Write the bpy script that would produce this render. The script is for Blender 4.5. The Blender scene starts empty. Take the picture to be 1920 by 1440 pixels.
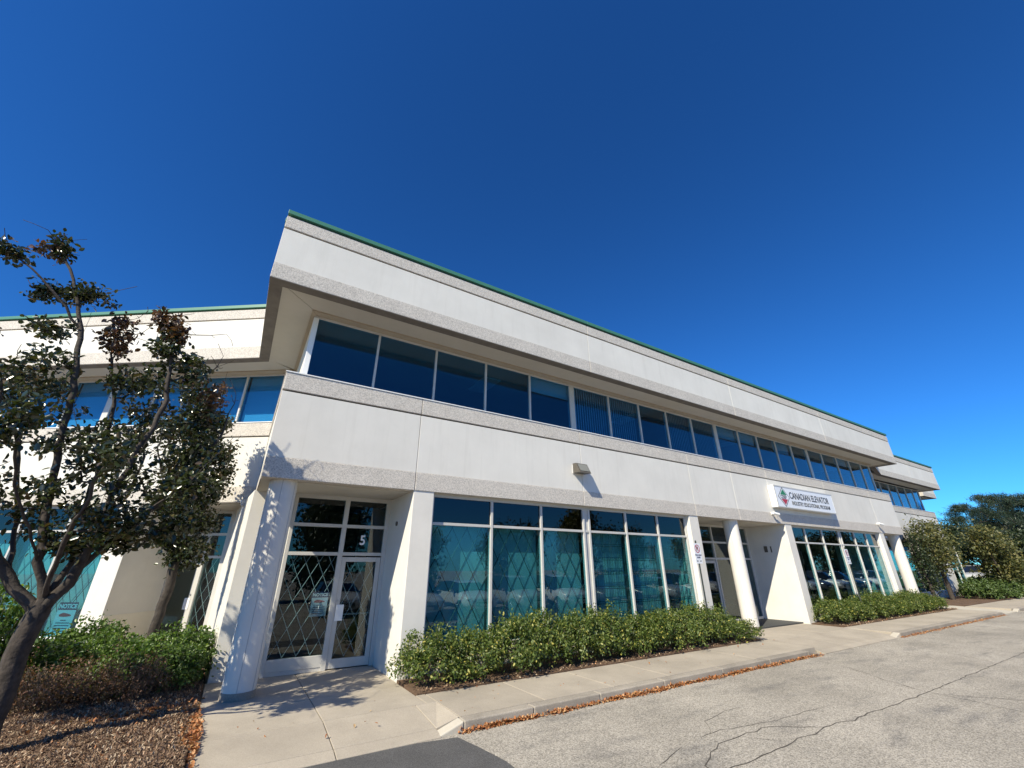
import bpy, math, random
import numpy as np
from mathutils import Vector, Matrix
R = math.radians
random.seed(7)
rng = np.random.default_rng(11)
sc = bpy.context.scene
COL = sc.collection

# ------------------------------------------------------------------ camera
cam = bpy.data.cameras.new('camera')
cam.sensor_fit = 'HORIZONTAL'; cam.sensor_width = 36.0; cam.lens = 14.47
cam.clip_start = 0.05; cam.clip_end = 3000
camo = bpy.data.objects.new('camera', cam); COL.objects.link(camo)
yw, pt, rl = R(31.98), R(24.01), R(-0.177)
fw = Vector((math.sin(yw)*math.cos(pt), math.cos(yw)*math.cos(pt), math.sin(pt)))
rt = Vector((math.cos(yw), -math.sin(yw), 0)); up = rt.cross(fw)
rt2 = rt*math.cos(rl)+up*math.sin(rl); up2 = -rt*math.sin(rl)+up*math.cos(rl)
M = Matrix((rt2, up2, -fw)).transposed().to_4x4()
M.translation = Vector((-0.106, -8.971, 1.935))
camo.matrix_world = M
sc.camera = camo

# ------------------------------------------------------------------ sun and sky
SUN = Vector((2.16, 1.0, -2.0)).normalized()          # direction the light travels
el = math.asin(-SUN.z); az = math.atan2(-SUN.x, -SUN.y)  # azimuth of the sun from +Y towards +X
w = bpy.data.worlds.new('World'); sc.world = w; w.use_nodes = True
nt = w.node_tree; bg = nt.nodes['Background']
sky = nt.nodes.new('ShaderNodeTexSky'); sky.sky_type = 'NISHITA'
sky.sun_disc = False; sky.sun_elevation = el; sky.sun_rotation = az
sky.altitude = 300; sky.air_density = 1.0; sky.dust_density = 0.1; sky.ozone_density = 2.0
gm = nt.nodes.new('ShaderNodeMix'); gm.data_type = 'RGBA'; gm.blend_type = 'MULTIPLY'; gm.inputs['Factor'].default_value = 1
gm.inputs['B'].default_value = (.45, 1.0, 1.72, 1)
gg = nt.nodes.new('ShaderNodeGamma'); gg.inputs['Gamma'].default_value = 1.18          # clear polarised blue
g2 = nt.nodes.new('ShaderNodeMix'); g2.data_type = 'RGBA'; g2.blend_type = 'MULTIPLY'; g2.inputs['Factor'].default_value = 1; g2.inputs['B'].default_value = (.50, .665, .63, 1)
nt.links.new(sky.outputs[0], gm.inputs['A']); nt.links.new(gm.outputs['Result'], gg.inputs['Color']); nt.links.new(gg.outputs[0], g2.inputs['A']); nt.links.new(g2.outputs['Result'], bg.inputs['Color'])
bg.inputs['Strength'].default_value = 0.068
sl = bpy.data.lights.new('sun', 'SUN'); sl.energy = 5.0; sl.angle = R(0.53); sl.color = (1.0, 0.92, 0.73)
so = bpy.data.objects.new('sun', sl); COL.objects.link(so)
so.rotation_euler = SUN.to_track_quat('-Z', 'Y').to_euler(); so.location = (-20, -10, 20)
vs = sc.view_settings
vs.view_transform = 'Standard'; vs.look = 'None'; vs.exposure = 0.55; vs.gamma = 1.0; vs.use_curve_mapping = False
try:
    sc.cycles.transparent_max_bounces = 24; sc.cycles.max_bounces = 10
except Exception: pass

# ------------------------------------------------------------------ helpers
def link(o, parent=None):
    COL.objects.link(o)
    if parent is not None: o.parent = parent
    return o
def tag(o, label=None, cat=None, group=None, kind=None):
    if label: o['label'] = label
    if cat: o['category'] = cat
    if group: o['group'] = group
    if kind: o['kind'] = kind
    return o
def empty(name, loc=(0, 0, 0), rz=0.0):
    o = bpy.data.objects.new(name, None); COL.objects.link(o)
    o.location = loc; o.rotation_euler = (0, 0, rz); o.empty_display_size = .2
    return o
def copy_tree(o, parent=None):
    c = o.copy(); COL.objects.link(c); c.parent = parent
    for ch in list(o.children): copy_tree(ch, c)
    return c
class MB:
    def __init__(s): s.v = []; s.f = []; s.m = []
    def add(s, vs, fs, mi=0):
        b = len(s.v); s.v += [tuple(x) for x in vs]; s.f += [tuple(b+i for i in f) for f in fs]; s.m += [mi]*len(fs); return s
    def box(s, x0, y0, z0, x1, y1, z1, mi=0):
        if x0 > x1: x0, x1 = x1, x0
        if y0 > y1: y0, y1 = y1, y0
        if z0 > z1: z0, z1 = z1, z0
        return s.add([(x0,y0,z0),(x1,y0,z0),(x1,y1,z0),(x0,y1,z0),(x0,y0,z1),(x1,y0,z1),(x1,y1,z1),(x0,y1,z1)],
              [(0,3,2,1),(4,5,6,7),(0,1,5,4),(1,2,6,5),(2,3,7,6),(3,0,4,7)], mi)
    def prism(s, poly, z0, z1, mi=0):            # poly counter-clockwise in plan; z0/z1 number or list
        n = len(poly)
        za = z0 if isinstance(z0, (list, tuple)) else [z0]*n
        zb = z1 if isinstance(z1, (list, tuple)) else [z1]*n
        vs = [(p[0],p[1],za[i]) for i, p in enumerate(poly)]+[(p[0],p[1],zb[i]) for i, p in enumerate(poly)]
        fs = [tuple(range(n-1,-1,-1)), tuple(range(n,2*n))]+[(i,(i+1)%n,n+(i+1)%n,n+i) for i in range(n)]
        return s.add(vs, fs, mi)
    def section(s, yz, x0, x1, mi=0):            # profile in (y,z) extruded along x
        n = len(yz)
        vs = [(x0,a,b) for a,b in yz]+[(x1,a,b) for a,b in yz]
        fs = [tuple(range(n)), tuple(range(2*n-1,n-1,-1))]+[(i,n+i,n+(i+1)%n,(i+1)%n) for i in range(n)]
        return s.add(vs, fs, mi)
    def tube(s, pts, rad, n=6, mi=0, cap=True):
        pts = [Vector(p) for p in pts]; k = len(pts)
        if not isinstance(rad, (list, tuple)): rad = [rad]*k
        b = len(s.v); prev = None
        for i, p in enumerate(pts):
            d = (pts[min(i+1,k-1)]-pts[max(i-1,0)])
            if d.length < 1e-9: d = Vector((0,0,1))
            d.normalize()
            a = prev if prev is not None else (Vector((1,0,0)) if abs(d.x) < .8 else Vector((0,1,0)))
            u = (a-d*a.dot(d)).normalized(); vv = d.cross(u); prev = u
            for j in range(n):
                t = 2*math.pi*j/n; q = p+(u*math.cos(t)+vv*math.sin(t))*rad[i]; s.v.append(tuple(q))
        for i in range(k-1):
            for j in range(n):
                s.f.append((b+i*n+j, b+i*n+(j+1)%n, b+(i+1)*n+(j+1)%n, b+(i+1)*n+j)); s.m.append(mi)
        if cap:
            s.f.append(tuple(b+j for j in range(n-1,-1,-1))); s.m.append(mi)
            s.f.append(tuple(b+(k-1)*n+j for j in range(n))); s.m.append(mi)
        return s
    def bar(s, a, b, w, mi=0): return s.tube([a, b], w, 4, mi)
    def mesh(s, name, mats, smooth=False):
        me = bpy.data.meshes.new(name); me.from_pydata(s.v, [], s.f); me.update()
        for m in (mats if isinstance(mats, (list, tuple)) else [mats]): me.materials.append(m)
        if len(me.materials) > 1: me.polygons.foreach_set('material_index', s.m)
        if smooth: me.polygons.foreach_set('use_smooth', [True]*len(me.polygons))
        return me
    def build(s, name, mats, parent=None, smooth=False, bevel=0, seg=2):
        o = bpy.data.objects.new(name, s.mesh(name, mats, smooth)); link(o, parent)
        if bevel:
            bv = o.modifiers.new('bevel', 'BEVEL'); bv.width = bevel; bv.segments = seg; bv.limit_method = 'ANGLE'; bv.angle_limit = R(40)
        return o
def text(name, s, size, mat, parent, loc, rot=(R(90), 0, 0), sx=1.0, extrude=0.002, bold=0.0, align='LEFT'):
    cu = bpy.data.curves.new(name, 'FONT'); cu.body = s; cu.size = size; cu.extrude = extrude; cu.offset = bold; cu.align_x = align
    t = bpy.data.objects.new(name, cu); COL.objects.link(t)
    dg = bpy.context.evaluated_depsgraph_get()
    me = bpy.data.meshes.new_from_object(t.evaluated_get(dg))
    bpy.data.objects.remove(t)
    me.materials.clear(); me.materials.append(mat)
    o = bpy.data.objects.new(name, me); link(o, parent); o.location = loc; o.rotation_euler = rot; o.scale = (sx, 1, 1)
    return o

# ------------------------------------------------------------------ materials
def nodes(name):
    m = bpy.data.materials.new(name); m.use_nodes = True
    return m, m.node_tree, m.node_tree.nodes['Principled BSDF']
def N(t, kind, **kw):
    n = t.nodes.new(kind)
    for k, v in kw.items():
        if k.startswith('i_'): n.inputs[k[2:].replace('_', ' ')].default_value = v
        else: setattr(n, k, v)
    return n
def c4(c): return (c[0], c[1], c[2], 1)
def surf(name, base, rough=.8, var=.08, scale=1.2, speck=0, sscale=90, speckcol=None, bump=0, bscale=120, metal=0, spec=.4, streak=0, stain=None, ov=0):
    m, t, p = nodes(name); L = t.links
    geo = N(t, 'ShaderNodeNewGeometry')
    n1 = N(t, 'ShaderNodeTexNoise', i_Scale=scale, i_Detail=6.0, i_Roughness=.62); L.new(geo.outputs['Position'], n1.inputs['Vector'])
    r1 = N(t, 'ShaderNodeMapRange', i_To_Min=1-var, i_To_Max=1+var, i_From_Min=.3, i_From_Max=.7); L.new(n1.outputs['Fac'], r1.inputs['Value'])
    mul = N(t, 'ShaderNodeMix', data_type='RGBA', blend_type='MULTIPLY'); mul.inputs['Factor'].default_value = 1
    mul.inputs['A'].default_value = c4(base); L.new(r1.outputs[0], mul.inputs['B'])
    out = mul.outputs['Result']
    if ov:
        oi = N(t, 'ShaderNodeObjectInfo'); ro = N(t, 'ShaderNodeMapRange', i_To_Min=1-ov, i_To_Max=1+ov); L.new(oi.outputs['Random'], ro.inputs['Value'])
        mo_ = N(t, 'ShaderNodeMix', data_type='RGBA', blend_type='MULTIPLY'); mo_.inputs['Factor'].default_value = 1; L.new(out, mo_.inputs['A']); L.new(ro.outputs[0], mo_.inputs['B']); out = mo_.outputs['Result']
    if speck:
        vo = N(t, 'ShaderNodeTexVoronoi', i_Scale=sscale); L.new(geo.outputs['Position'], vo.inputs['Vector'])
        sep = N(t, 'ShaderNodeSeparateColor'); L.new(vo.outputs['Color'], sep.inputs[0])
        rr = N(t, 'ShaderNodeMapRange', i_To_Min=1-speck, i_To_Max=1+speck*.7); L.new(sep.outputs[0], rr.inputs['Value'])
        m2 = N(t, 'ShaderNodeMix', data_type='RGBA', blend_type='MULTIPLY'); m2.inputs['Factor'].default_value = 1
        L.new(out, m2.inputs['A']); L.new(rr.outputs[0], m2.inputs['B']); out = m2.outputs['Result']
        if speckcol:
            gt = N(t, 'ShaderNodeMath', operation='GREATER_THAN'); gt.inputs[1].default_value = .8; L.new(sep.outputs[1], gt.inputs[0])
            ml = N(t, 'ShaderNodeMath', operation='MULTIPLY'); ml.inputs[1].default_value = .55; L.new(gt.outputs[0], ml.inputs[0])
            m3 = N(t, 'ShaderNodeMix', data_type='RGBA'); L.new(ml.outputs[0], m3.inputs['Factor']); L.new(out, m3.inputs['A']); m3.inputs['B'].default_value = c4(speckcol); out = m3.outputs['Result']
    if streak:
        mp = N(t, 'ShaderNodeMapping'); mp.inputs['Scale'].default_value = (3.5, 3.5, .25); L.new(geo.outputs['Position'], mp.inputs['Vector'])
        n3 = N(t, 'ShaderNodeTexNoise', i_Scale=1.6, i_Detail=5.0, i_Roughness=.7); L.new(mp.outputs[0], n3.inputs['Vector'])
        r3 = N(t, 'ShaderNodeMapRange', i_From_Min=.52, i_From_Max=.78, i_To_Min=0, i_To_Max=streak); L.new(n3.outputs['Fac'], r3.inputs['Value'])
        m4 = N(t, 'ShaderNodeMix', data_type='RGBA'); L.new(r3.outputs[0], m4.inputs['Factor']); L.new(out, m4.inputs['A'])
        m4.inputs['B'].default_value = c4(stain or [b*.5 for b in base]); out = m4.outputs['Result']
    L.new(out, p.inputs['Base Color']); p.inputs['Roughness'].default_value = rough; p.inputs['Metallic'].default_value = metal
    p.inputs['Specular IOR Level'].default_value = spec
    if bump:
        n2 = N(t, 'ShaderNodeTexNoise', i_Scale=bscale, i_Detail=4.0); L.new(geo.outputs['Position'], n2.inputs['Vector'])
        b = N(t, 'ShaderNodeBump', i_Strength=bump, i_Distance=.01); L.new(n2.outputs['Fac'], b.inputs['Height']); L.new(b.outputs[0], p.inputs['Normal'])
    return m
def glass(name, tint, r0=.045, rough=0.0):
    m, t, p = nodes(name); L = t.links; t.nodes.remove(p); out = t.nodes['Material Output']
    geo = N(t, 'ShaderNodeNewGeometry')
    d = N(t, 'ShaderNodeVectorMath', operation='DOT_PRODUCT'); L.new(geo.outputs['Normal'], d.inputs[0]); L.new(geo.outputs['Incoming'], d.inputs[1])
    a = N(t, 'ShaderNodeMath', operation='ABSOLUTE'); L.new(d.outputs['Value'], a.inputs[0])
    s = N(t, 'ShaderNodeMath', operation='SUBTRACT'); s.inputs[0].default_value = 1; L.new(a.outputs[0], s.inputs[1])
    pw = N(t, 'ShaderNodeMath', operation='POWER'); L.new(s.outputs[0], pw.inputs[0]); pw.inputs[1].default_value = 5
    f = N(t, 'ShaderNodeMath', operation='MULTIPLY_ADD'); L.new(pw.outputs[0], f.inputs[0]); f.inputs[1].default_value = 1-r0; f.inputs[2].default_value = r0
    tr = N(t, 'ShaderNodeBsdfTransparent'); tr.inputs[0].default_value = c4(tint)
    gl = N(t, 'ShaderNodeBsdfGlossy'); gl.inputs['Roughness'].default_value = rough; gl.inputs['Color'].default_value = (1, 1, 1, 1)
    n2 = N(t, 'ShaderNodeTexNoise', i_Scale=.55, i_Detail=1.0); L.new(geo.outputs['Position'], n2.inputs['Vector'])
    b = N(t, 'ShaderNodeBump', i_Strength=.004, i_Distance=.05); L.new(n2.outputs['Fac'], b.inputs['Height']); L.new(b.outputs[0], gl.inputs['Normal'])
    mx = N(t, 'ShaderNodeMixShader'); L.new(f.outputs[0], mx.inputs[0]); L.new(tr.outputs[0], mx.inputs[1]); L.new(gl.outputs[0], mx.inputs[2])
    L.new(mx.outputs[0], out.inputs['Surface'])
    return m
def leafmat(name, cols, rough=.45, trans=.3, spec=.5):
    m, t, p = nodes(name); L = t.links; out = t.nodes['Material Output']
    geo = N(t, 'ShaderNodeNewGeometry'); cr = N(t, 'ShaderNodeValToRGB'); cr.color_ramp.interpolation = 'LINEAR'
    L.new(geo.outputs['Random Per Island'], cr.inputs[0])
    e = cr.color_ramp.elements
    while len(e) < len(cols): e.new(.5)
    for i, (pos, c) in enumerate(cols): e[i].position = pos; e[i].color = c4(c)
    L.new(cr.outputs[0], p.inputs['Base Color']); p.inputs['Roughness'].default_value = rough; p.inputs['Specular IOR Level'].default_value = spec
    if trans:
        tl = N(t, 'ShaderNodeBsdfTranslucent'); br = N(t, 'ShaderNodeMix', data_type='RGBA', blend_type='MULTIPLY'); br.inputs['Factor'].default_value = 1
        L.new(cr.outputs[0], br.inputs['A']); br.inputs['B'].default_value = (1.6, 1.7, .7, 1); L.new(br.outputs['Result'], tl.inputs[0])
        mx = N(t, 'ShaderNodeMixShader'); mx.inputs[0].default_value = trans; L.new(p.outputs[0], mx.inputs[1]); L.new(tl.outputs[0], mx.inputs[2]); L.new(mx.outputs[0], out.inputs['Surface'])
    return m
Mt = dict(
 panel=surf('white_concrete', (.68,.655,.605), .85, .06, .8, bump=.15, bscale=60, streak=.42, stain=(.54,.515,.465), ov=.03),
 agg=surf('exposed_aggregate', (.545,.505,.455), .9, .07, 2.0, speck=.32, sscale=72, speckcol=(.68,.62,.54), bump=.7, bscale=80),
 drip=surf('stained_underside', (.15,.135,.12), .9, .2, 3),
 groove=surf('dark_joint', (.10,.095,.09), .9, .05),
 joint=surf('sealant', (.50,.49,.47), .8, .05),
 soffit=surf('beige_soffit', (.52,.49,.43), .85, .05, 1.0, bump=.08, bscale=50, streak=.10),
 tan=surf('tan_trim', (.40,.34,.26), .8, .05),
 cream=surf('cream_wall', (.72,.67,.56), .88, .06, 1.3, bump=.15, bscale=70, streak=.16, stain=(.50,.43,.32)),
 column=surf('column_paint', (.68,.65,.595), .75, .06, 1.4, bump=.1, bscale=60, streak=.2, stain=(.52,.50,.46)),
 green=surf('green_coping', (.06,.20,.135), .45, .05, 1, spec=.5),
 alu=surf('aluminium_frame', (.52,.505,.475), .42, .06, 3, spec=.5),
 darkalu=surf('dark_frame', (.05,.05,.05), .5, .05),
 white=surf('white_metal', (.78,.78,.77), .5, .03, 2),
 concrete=surf('sidewalk_concrete', (.37,.325,.265), .92, .16, .9, speck=.14, sscale=160, bump=.35, bscale=140, ov=.06),
 kerb=surf('kerb_concrete', (.31,.275,.23), .92, .2, 1.4, speck=.2, sscale=120, bump=.5, bscale=120, ov=.08),
 pale=surf('pale_concrete', (.47,.43,.36), .92, .08, 1.2, bump=.3, bscale=120),
 newasphalt=surf('dark_asphalt', (.10,.098,.098), .9, .14, 2, speck=.45, sscale=140, bump=.8, bscale=160),
 crack=surf('crack_fill', (.075,.066,.057), .95, .2, 6),
 soil=surf('soil', (.13,.08,.05), .97, .3, 2.2, speck=.4, sscale=60, bump=1, bscale=40),
 grass=surf('grass_ground', (.055,.085,.022), .95, .3, 1.5, speck=.4, sscale=60, bump=1, bscale=60),
 bark=surf('bark', (.05,.040,.033), .92, .5, 12, bump=1.0, bscale=30, streak=.35, stain=(.12,.105,.09)),
 twig=surf('twig', (.14,.105,.08), .9, .25, 6),
 blind=surf('window_blind', (.56,.56,.54), .8, .03, 1),
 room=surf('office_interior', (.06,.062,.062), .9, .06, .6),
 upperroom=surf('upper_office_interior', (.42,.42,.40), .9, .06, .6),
 lattice=surf('lattice_metal', (.78,.77,.74), .45, .04, 4),
 darklattice=surf('grey_lattice', (.06,.075,.08), .5, .04, 4),
 black=surf('black_plastic', (.025,.025,.025), .5, .1, 3),
 fixture=surf('bronze_fixture', (.10,.09,.075), .5, .1, 6),
 lens=surf('lamp_lens', (.22,.22,.19), .2, .05, 6, spec=.8),
 post=surf('green_post', (.07,.08,.07), .6, .1, 5, metal=.3),
 signface=surf('sign_white', (.74,.76,.80), .45, .02, 1),
 ink=surf('black_lettering', (.03,.03,.035), .5, .05),
 red=surf('red_paint', (.42,.03,.05), .5, .05),
 signgreen=surf('green_paint', (.03,.20,.09), .5, .05),
 navy=surf('navy_paint', (.03,.035,.10), .5, .05),
 paper=surf('poster_paper', (.62,.66,.70), .7, .03),
 glassA=glass('window_glass', (.50,.76,.80), .062),
 glassT=glass('transom_glass', (.16,.22,.30), .05),
 glassU=glass('upper_window_glass', (.44,.73,.89), .05),
 glassD=glass('door_glass', (.66,.76,.78), .04),
 carglass=surf('car_glass', (.012,.014,.016), .06, .02, 1, spec=.8),
 tyre=surf('tyre', (.02,.02,.02), .85, .1),
 rim=surf('rim', (.42,.43,.44), .3, .05, 4, metal=.8),
 lamp=surf('headlight', (.60,.62,.65), .12, .05, 4, spec=.9),
 lampwhite=surf('white_lamp', (.80,.80,.78), .35, .02, 4, spec=.5),
)
# weathered asphalt with stains and worn aggregate
def asphalt():
    m, t, p = nodes('weathered_asphalt'); L = t.links; geo = N(t, 'ShaderNodeNewGeometry'); P = geo.outputs['Position']
    n1 = N(t, 'ShaderNodeTexNoise', i_Scale=.35, i_Detail=8.0, i_Roughness=.68); L.new(P, n1.inputs['Vector'])
    cr = N(t, 'ShaderNodeValToRGB'); L.new(n1.outputs['Fac'], cr.inputs[0]); e = cr.color_ramp.elements
    e[0].position = .34; e[0].color = (.26,.238,.203,1); e[1].position = .62; e[1].color = (.385,.352,.302,1)
    mp = N(t, 'ShaderNodeMapping'); mp.inputs['Rotation'].default_value = (0,0,.5); mp.inputs['Scale'].default_value = (.8,2.6,1); L.new(P, mp.inputs['Vector'])
    n2 = N(t, 'ShaderNodeTexNoise', i_Scale=.8, i_Detail=6.0, i_Roughness=.65); L.new(mp.outputs[0], n2.inputs['Vector'])
    r2 = N(t, 'ShaderNodeMapRange', i_From_Min=.53, i_From_Max=.74, i_To_Min=0, i_To_Max=.7); L.new(n2.outputs['Fac'], r2.inputs['Value'])
    mx = N(t, 'ShaderNodeMix', data_type='RGBA'); L.new(r2.outputs[0], mx.inputs['Factor']); L.new(cr.outputs[0], mx.inputs['A']); mx.inputs['B'].default_value = (.135,.13,.125,1)
    vo = N(t, 'ShaderNodeTexVoronoi', i_Scale=75.0); L.new(P, vo.inputs['Vector'])
    sp = N(t, 'ShaderNodeSeparateColor'); L.new(vo.outputs['Color'], sp.inputs[0])
    r3 = N(t, 'ShaderNodeMapRange', i_To_Min=.55, i_To_Max=1.4); L.new(sp.outputs[0], r3.inputs['Value'])
    m2 = N(t, 'ShaderNodeMix', data_type='RGBA', blend_type='MULTIPLY'); m2.inputs['Factor'].default_value = 1; L.new(mx.outputs['Result'], m2.inputs['A']); L.new(r3.outputs[0], m2.inputs['B'])
    L.new(m2.outputs['Result'], p.inputs['Base Color']); p.inputs['Roughness'].default_value = .92; p.inputs['Specular IOR Level'].default_value = .25
    b = N(t, 'ShaderNodeBump', i_Strength=.7, i_Distance=.006); L.new(vo.outputs['Distance'], b.inputs['Height']); L.new(b.outputs[0], p.inputs['Normal'])
    return m
Mt['asphalt'] = asphalt()
Mt['pear'] = leafmat('pear_leaf', [(0,(.018,.026,.010)),(.5,(.034,.046,.015)),(.85,(.055,.066,.022)),(1,(.10,.065,.03))], .24, .20, .8)
Mt['pear_rust'] = leafmat('rusty_pear_leaf', [(0,(.035,.030,.016)),(.5,(.09,.042,.022)),(1,(.13,.06,.03))], .32, .25, .6)
Mt['shrub'] = leafmat('shrub_leaf', [(0,(.046,.075,.014)),(.55,(.10,.145,.032)),(.92,(.18,.215,.055)),(1,(.48,.42,.10))], .42, .34)
Mt['shrub2'] = leafmat('left_shrub_leaf', [(0,(.030,.06,.012)),(.6,(.075,.14,.028)),(1,(.18,.25,.06))], .42, .34)
Mt['brownshrub'] = leafmat('dry_shrub_leaf', [(0,(.05,.05,.02)),(.4,(.12,.07,.04)),(1,(.22,.11,.07))], .6, .25)
Mt['olive'] = leafmat('olive_leaf', [(0,(.05,.06,.022)),(.6,(.11,.12,.042)),(1,(.21,.18,.06))], .5, .35)
Mt['dark'] = leafmat('dark_leaf', [(0,(.018,.03,.012)),(.7,(.035,.055,.02)),(1,(.06,.075,.03))], .45, .2)
Mt['needle'] = leafmat('pine_needle', [(0,(.014,.028,.016)),(.7,(.026,.050,.026)),(1,(.05,.065,.03))], .5, .10)
Mt['juniper'] = leafmat('juniper', [(0,(.035,.065,.014)),(.7,(.07,.115,.025)),(1,(.12,.16,.04))], .5, .2)
Mt['fallen'] = leafmat('fallen_leaf', [(0,(.16,.055,.02)),(.4,(.36,.13,.04)),(.8,(.46,.22,.09)),(1,(.55,.38,.20))], .7, .1)
Mt['chips'] = leafmat('wood_chips', [(0,(.08,.045,.028)),(.45,(.20,.125,.078)),(.82,(.32,.22,.14)),(.93,(.56,.46,.33)),(1,(.44,.17,.06))], .85, 0)

# ------------------------------------------------------------------ ground
ZR = -.13
gnd = MB().box(-260, -260, ZR-.6, 320, 300, ZR).build('parking_lot', Mt['asphalt']); tag(gnd, kind='structure')
# asphalt cracks: narrow sunken-looking fill lines, children of the lot
def ribbon(mb, pts, wd, z, jit=.02, step=.16):
    P = []
    for a, b in zip(pts[:-1], pts[1:]):
        n = max(2, int(math.hypot(b[0]-a[0], b[1]-a[1])/step))
        for i in range(n): t = i/n; P.append((a[0]+(b[0]-a[0])*t+random.gauss(0, jit), a[1]+(b[1]-a[1])*t+random.gauss(0, jit)))
    P.append(pts[-1]); vs = []
    for i, p in enumerate(P):
        q = P[min(i+1, len(P)-1)]; o = P[max(i-1, 0)]; dx, dy = q[0]-o[0], q[1]-o[1]; l = math.hypot(dx, dy) or 1
        ww = wd*random.uniform(.45, 1.25)*(1 if 0 < i < len(P)-1 else .2); vs += [(p[0]-dy/l*ww, p[1]+dx/l*ww, z), (p[0]+dy/l*ww, p[1]-dx/l*ww, z)]
    mb.add(vs, [(2*i, 2*i+1, 2*i+3, 2*i+2) for i in range(len(P)-1)])
cracks = [([(70,-5.35),(40,-5.2),(22,-5.3),(10.96,-5.28),(9.62,-5.25),(8.14,-5.22),(7.43,-5.14),(6.12,-5.2),(5.39,-5.22),(4.4,-5.16),(1,-5.2),(-8,-5.25)],.016),
 ([(10.96,-5.28),(11.4,-4.51),(12.04,-3.63),(12.3,-2.75)],.012), ([(10.96,-5.28),(11.12,-5.66),(11.57,-6.21),(12.4,-7.6)],.011),
 ([(10.96,-5.28),(10.86,-6.04),(10.5,-7.2)],.009), ([(4.9,-5.16),(4.96,-5.0),(5.35,-4.81),(5.66,-4.71),(6.3,-4.68),(6.88,-4.73),(7.43,-5.14)],.013),
 ([(5.6,-4.45),(6.13,-4.41),(6.86,-4.59),(7.4,-4.61),(8.51,-4.71)],.008), ([(4.5,-4.72),(4.8,-4.62),(5.19,-4.51)],.008), ([(6.1,-4.70),(6.3,-4.95),(6.5,-5.15)],.006),
 ([(22.81,-2.75),(22.16,-4.34),(21.6,-5.25)],.013), ([(5.9,-4.42),(6.25,-4.1),(6.9,-3.95),(7.4,-4.0)],.006), ([(12.3,-6.5),(14,-6.0),(16.5,-6.4),(20,-6.2)],.009),
 ([(15.5,-5.25),(16.2,-4.3),(15.8,-3.4)],.008), ([(27,-5.25),(28.2,-4.1),(28.6,-2.8)],.011)]
for pts, wd in cracks:
    mb = MB(); ribbon(mb, pts, wd*.56, ZR+.003, .014, .17); mb.build('crack', Mt['crack'], gnd)
MB().prism([(.2,-3.9),(3.08,-3.95),(3.09,-3.7),(3.02,-3.2),(2.93,-2.72),(2.4,-2.63),(1.5,-2.61),(.6,-2.64),(-.3,-2.66),(-.3,-3.9)], ZR, ZR+.004).build('asphalt_patch', Mt['newasphalt'], gnd)

# sidewalk with slabs as parts
walk = empty('sidewalk'); tag(walk, kind='structure')
G = .006
def slab(poly, z1, mat='concrete', z0=-.3):
    cx = sum(p[0] for p in poly)/len(poly); cy = sum(p[1] for p in poly)/len(poly)
    return MB().prism(poly, z0, z1).build('slab', Mt[mat], walk, bevel=.006)
def rslab(x0, y0, x1, y1, z=0, mat='concrete'):
    return slab([(x0+G,y0+G),(x1-G,y0+G),(x1-G,y1-G),(x0+G,y1-G)], z+random.uniform(-.002,.002), mat)
# entrance walk under the canopy of door 5
rslab(-.07,-.35,1.42,1.75); rslab(1.42,-.35,2.93,1.75); rslab(-.07,-1.55,1.42,-.35); rslab(1.42,-1.55,2.93,-.35)
# flush ramp in front of it
for x0, x1 in ((-.07,1.42),(1.42,2.75)):
    slab([(x0+G,-2.4+G),(x1-G,-2.4+G),(x1-G,-1.55-G),(x0+G,-1.55-G)], [ZR+.05,ZR+.05,0,0])
    slab([(x0+G,-2.62),(x1-G,-2.62),(x1-G,-2.4-G),(x0+G,-2.4-G)], [ZR+.012,ZR+.012,ZR+.05,ZR+.05])
slab([(2.75+G,-2.4+G),(3.1-G,-2.4+G),(3.1-G,-1.55-G),(2.75+G,-1.55-G)], [ZR+.05,0,0,0])
slab([(2.93+G,-1.55+G),(3.1-G,-1.55+G),(3.1-G,-1.06),(2.93+G,-1.06)], 0)
xs = [3.1,4.6,6.1,7.6,9.1,10.6,12.1,13.35,14.9,16.5,18.35,19.9,21.4,22.9,24.4,25.9,27.4,29.0,30.6,33.0,34.6,36.2,37.8,39.4,41,42.6,44.2,46,48,50,53,56,60]
for a, b in zip(xs[:-1], xs[1:]):
    if 13.3 <= a < 18.3:
        rslab(a,-1.25,b,.05)
        slab([(a+G,-2.4+G),(b-G,-2.4+G),(b-G,-1.25-G),(a+G,-1.25-G)], [ZR+.06,ZR+.06,0,0])
        slab([(a+G,-2.62),(b-G,-2.62),(b-G,-2.4-G),(a+G,-2.4-G)], [ZR+.02,ZR+.02,ZR+.06,ZR+.06])
    elif 30.5 < a < 32.9:
        rslab(a,-.45,b,1.2,0,'pale'); slab([(a+G,-2.58),(b-G,-2.58),(b-G,-.45-G),(a+G,-.45-G)], [ZR+.03,ZR+.03,0,0], 'pale')
    else: rslab(a,-2.4,b,-1.06 if a < 30 else -.75)
for a, b in ((12.87,14.9),(14.9,16.6),(16.6,18.47)): rslab(a,.05,b,1.75)
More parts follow.
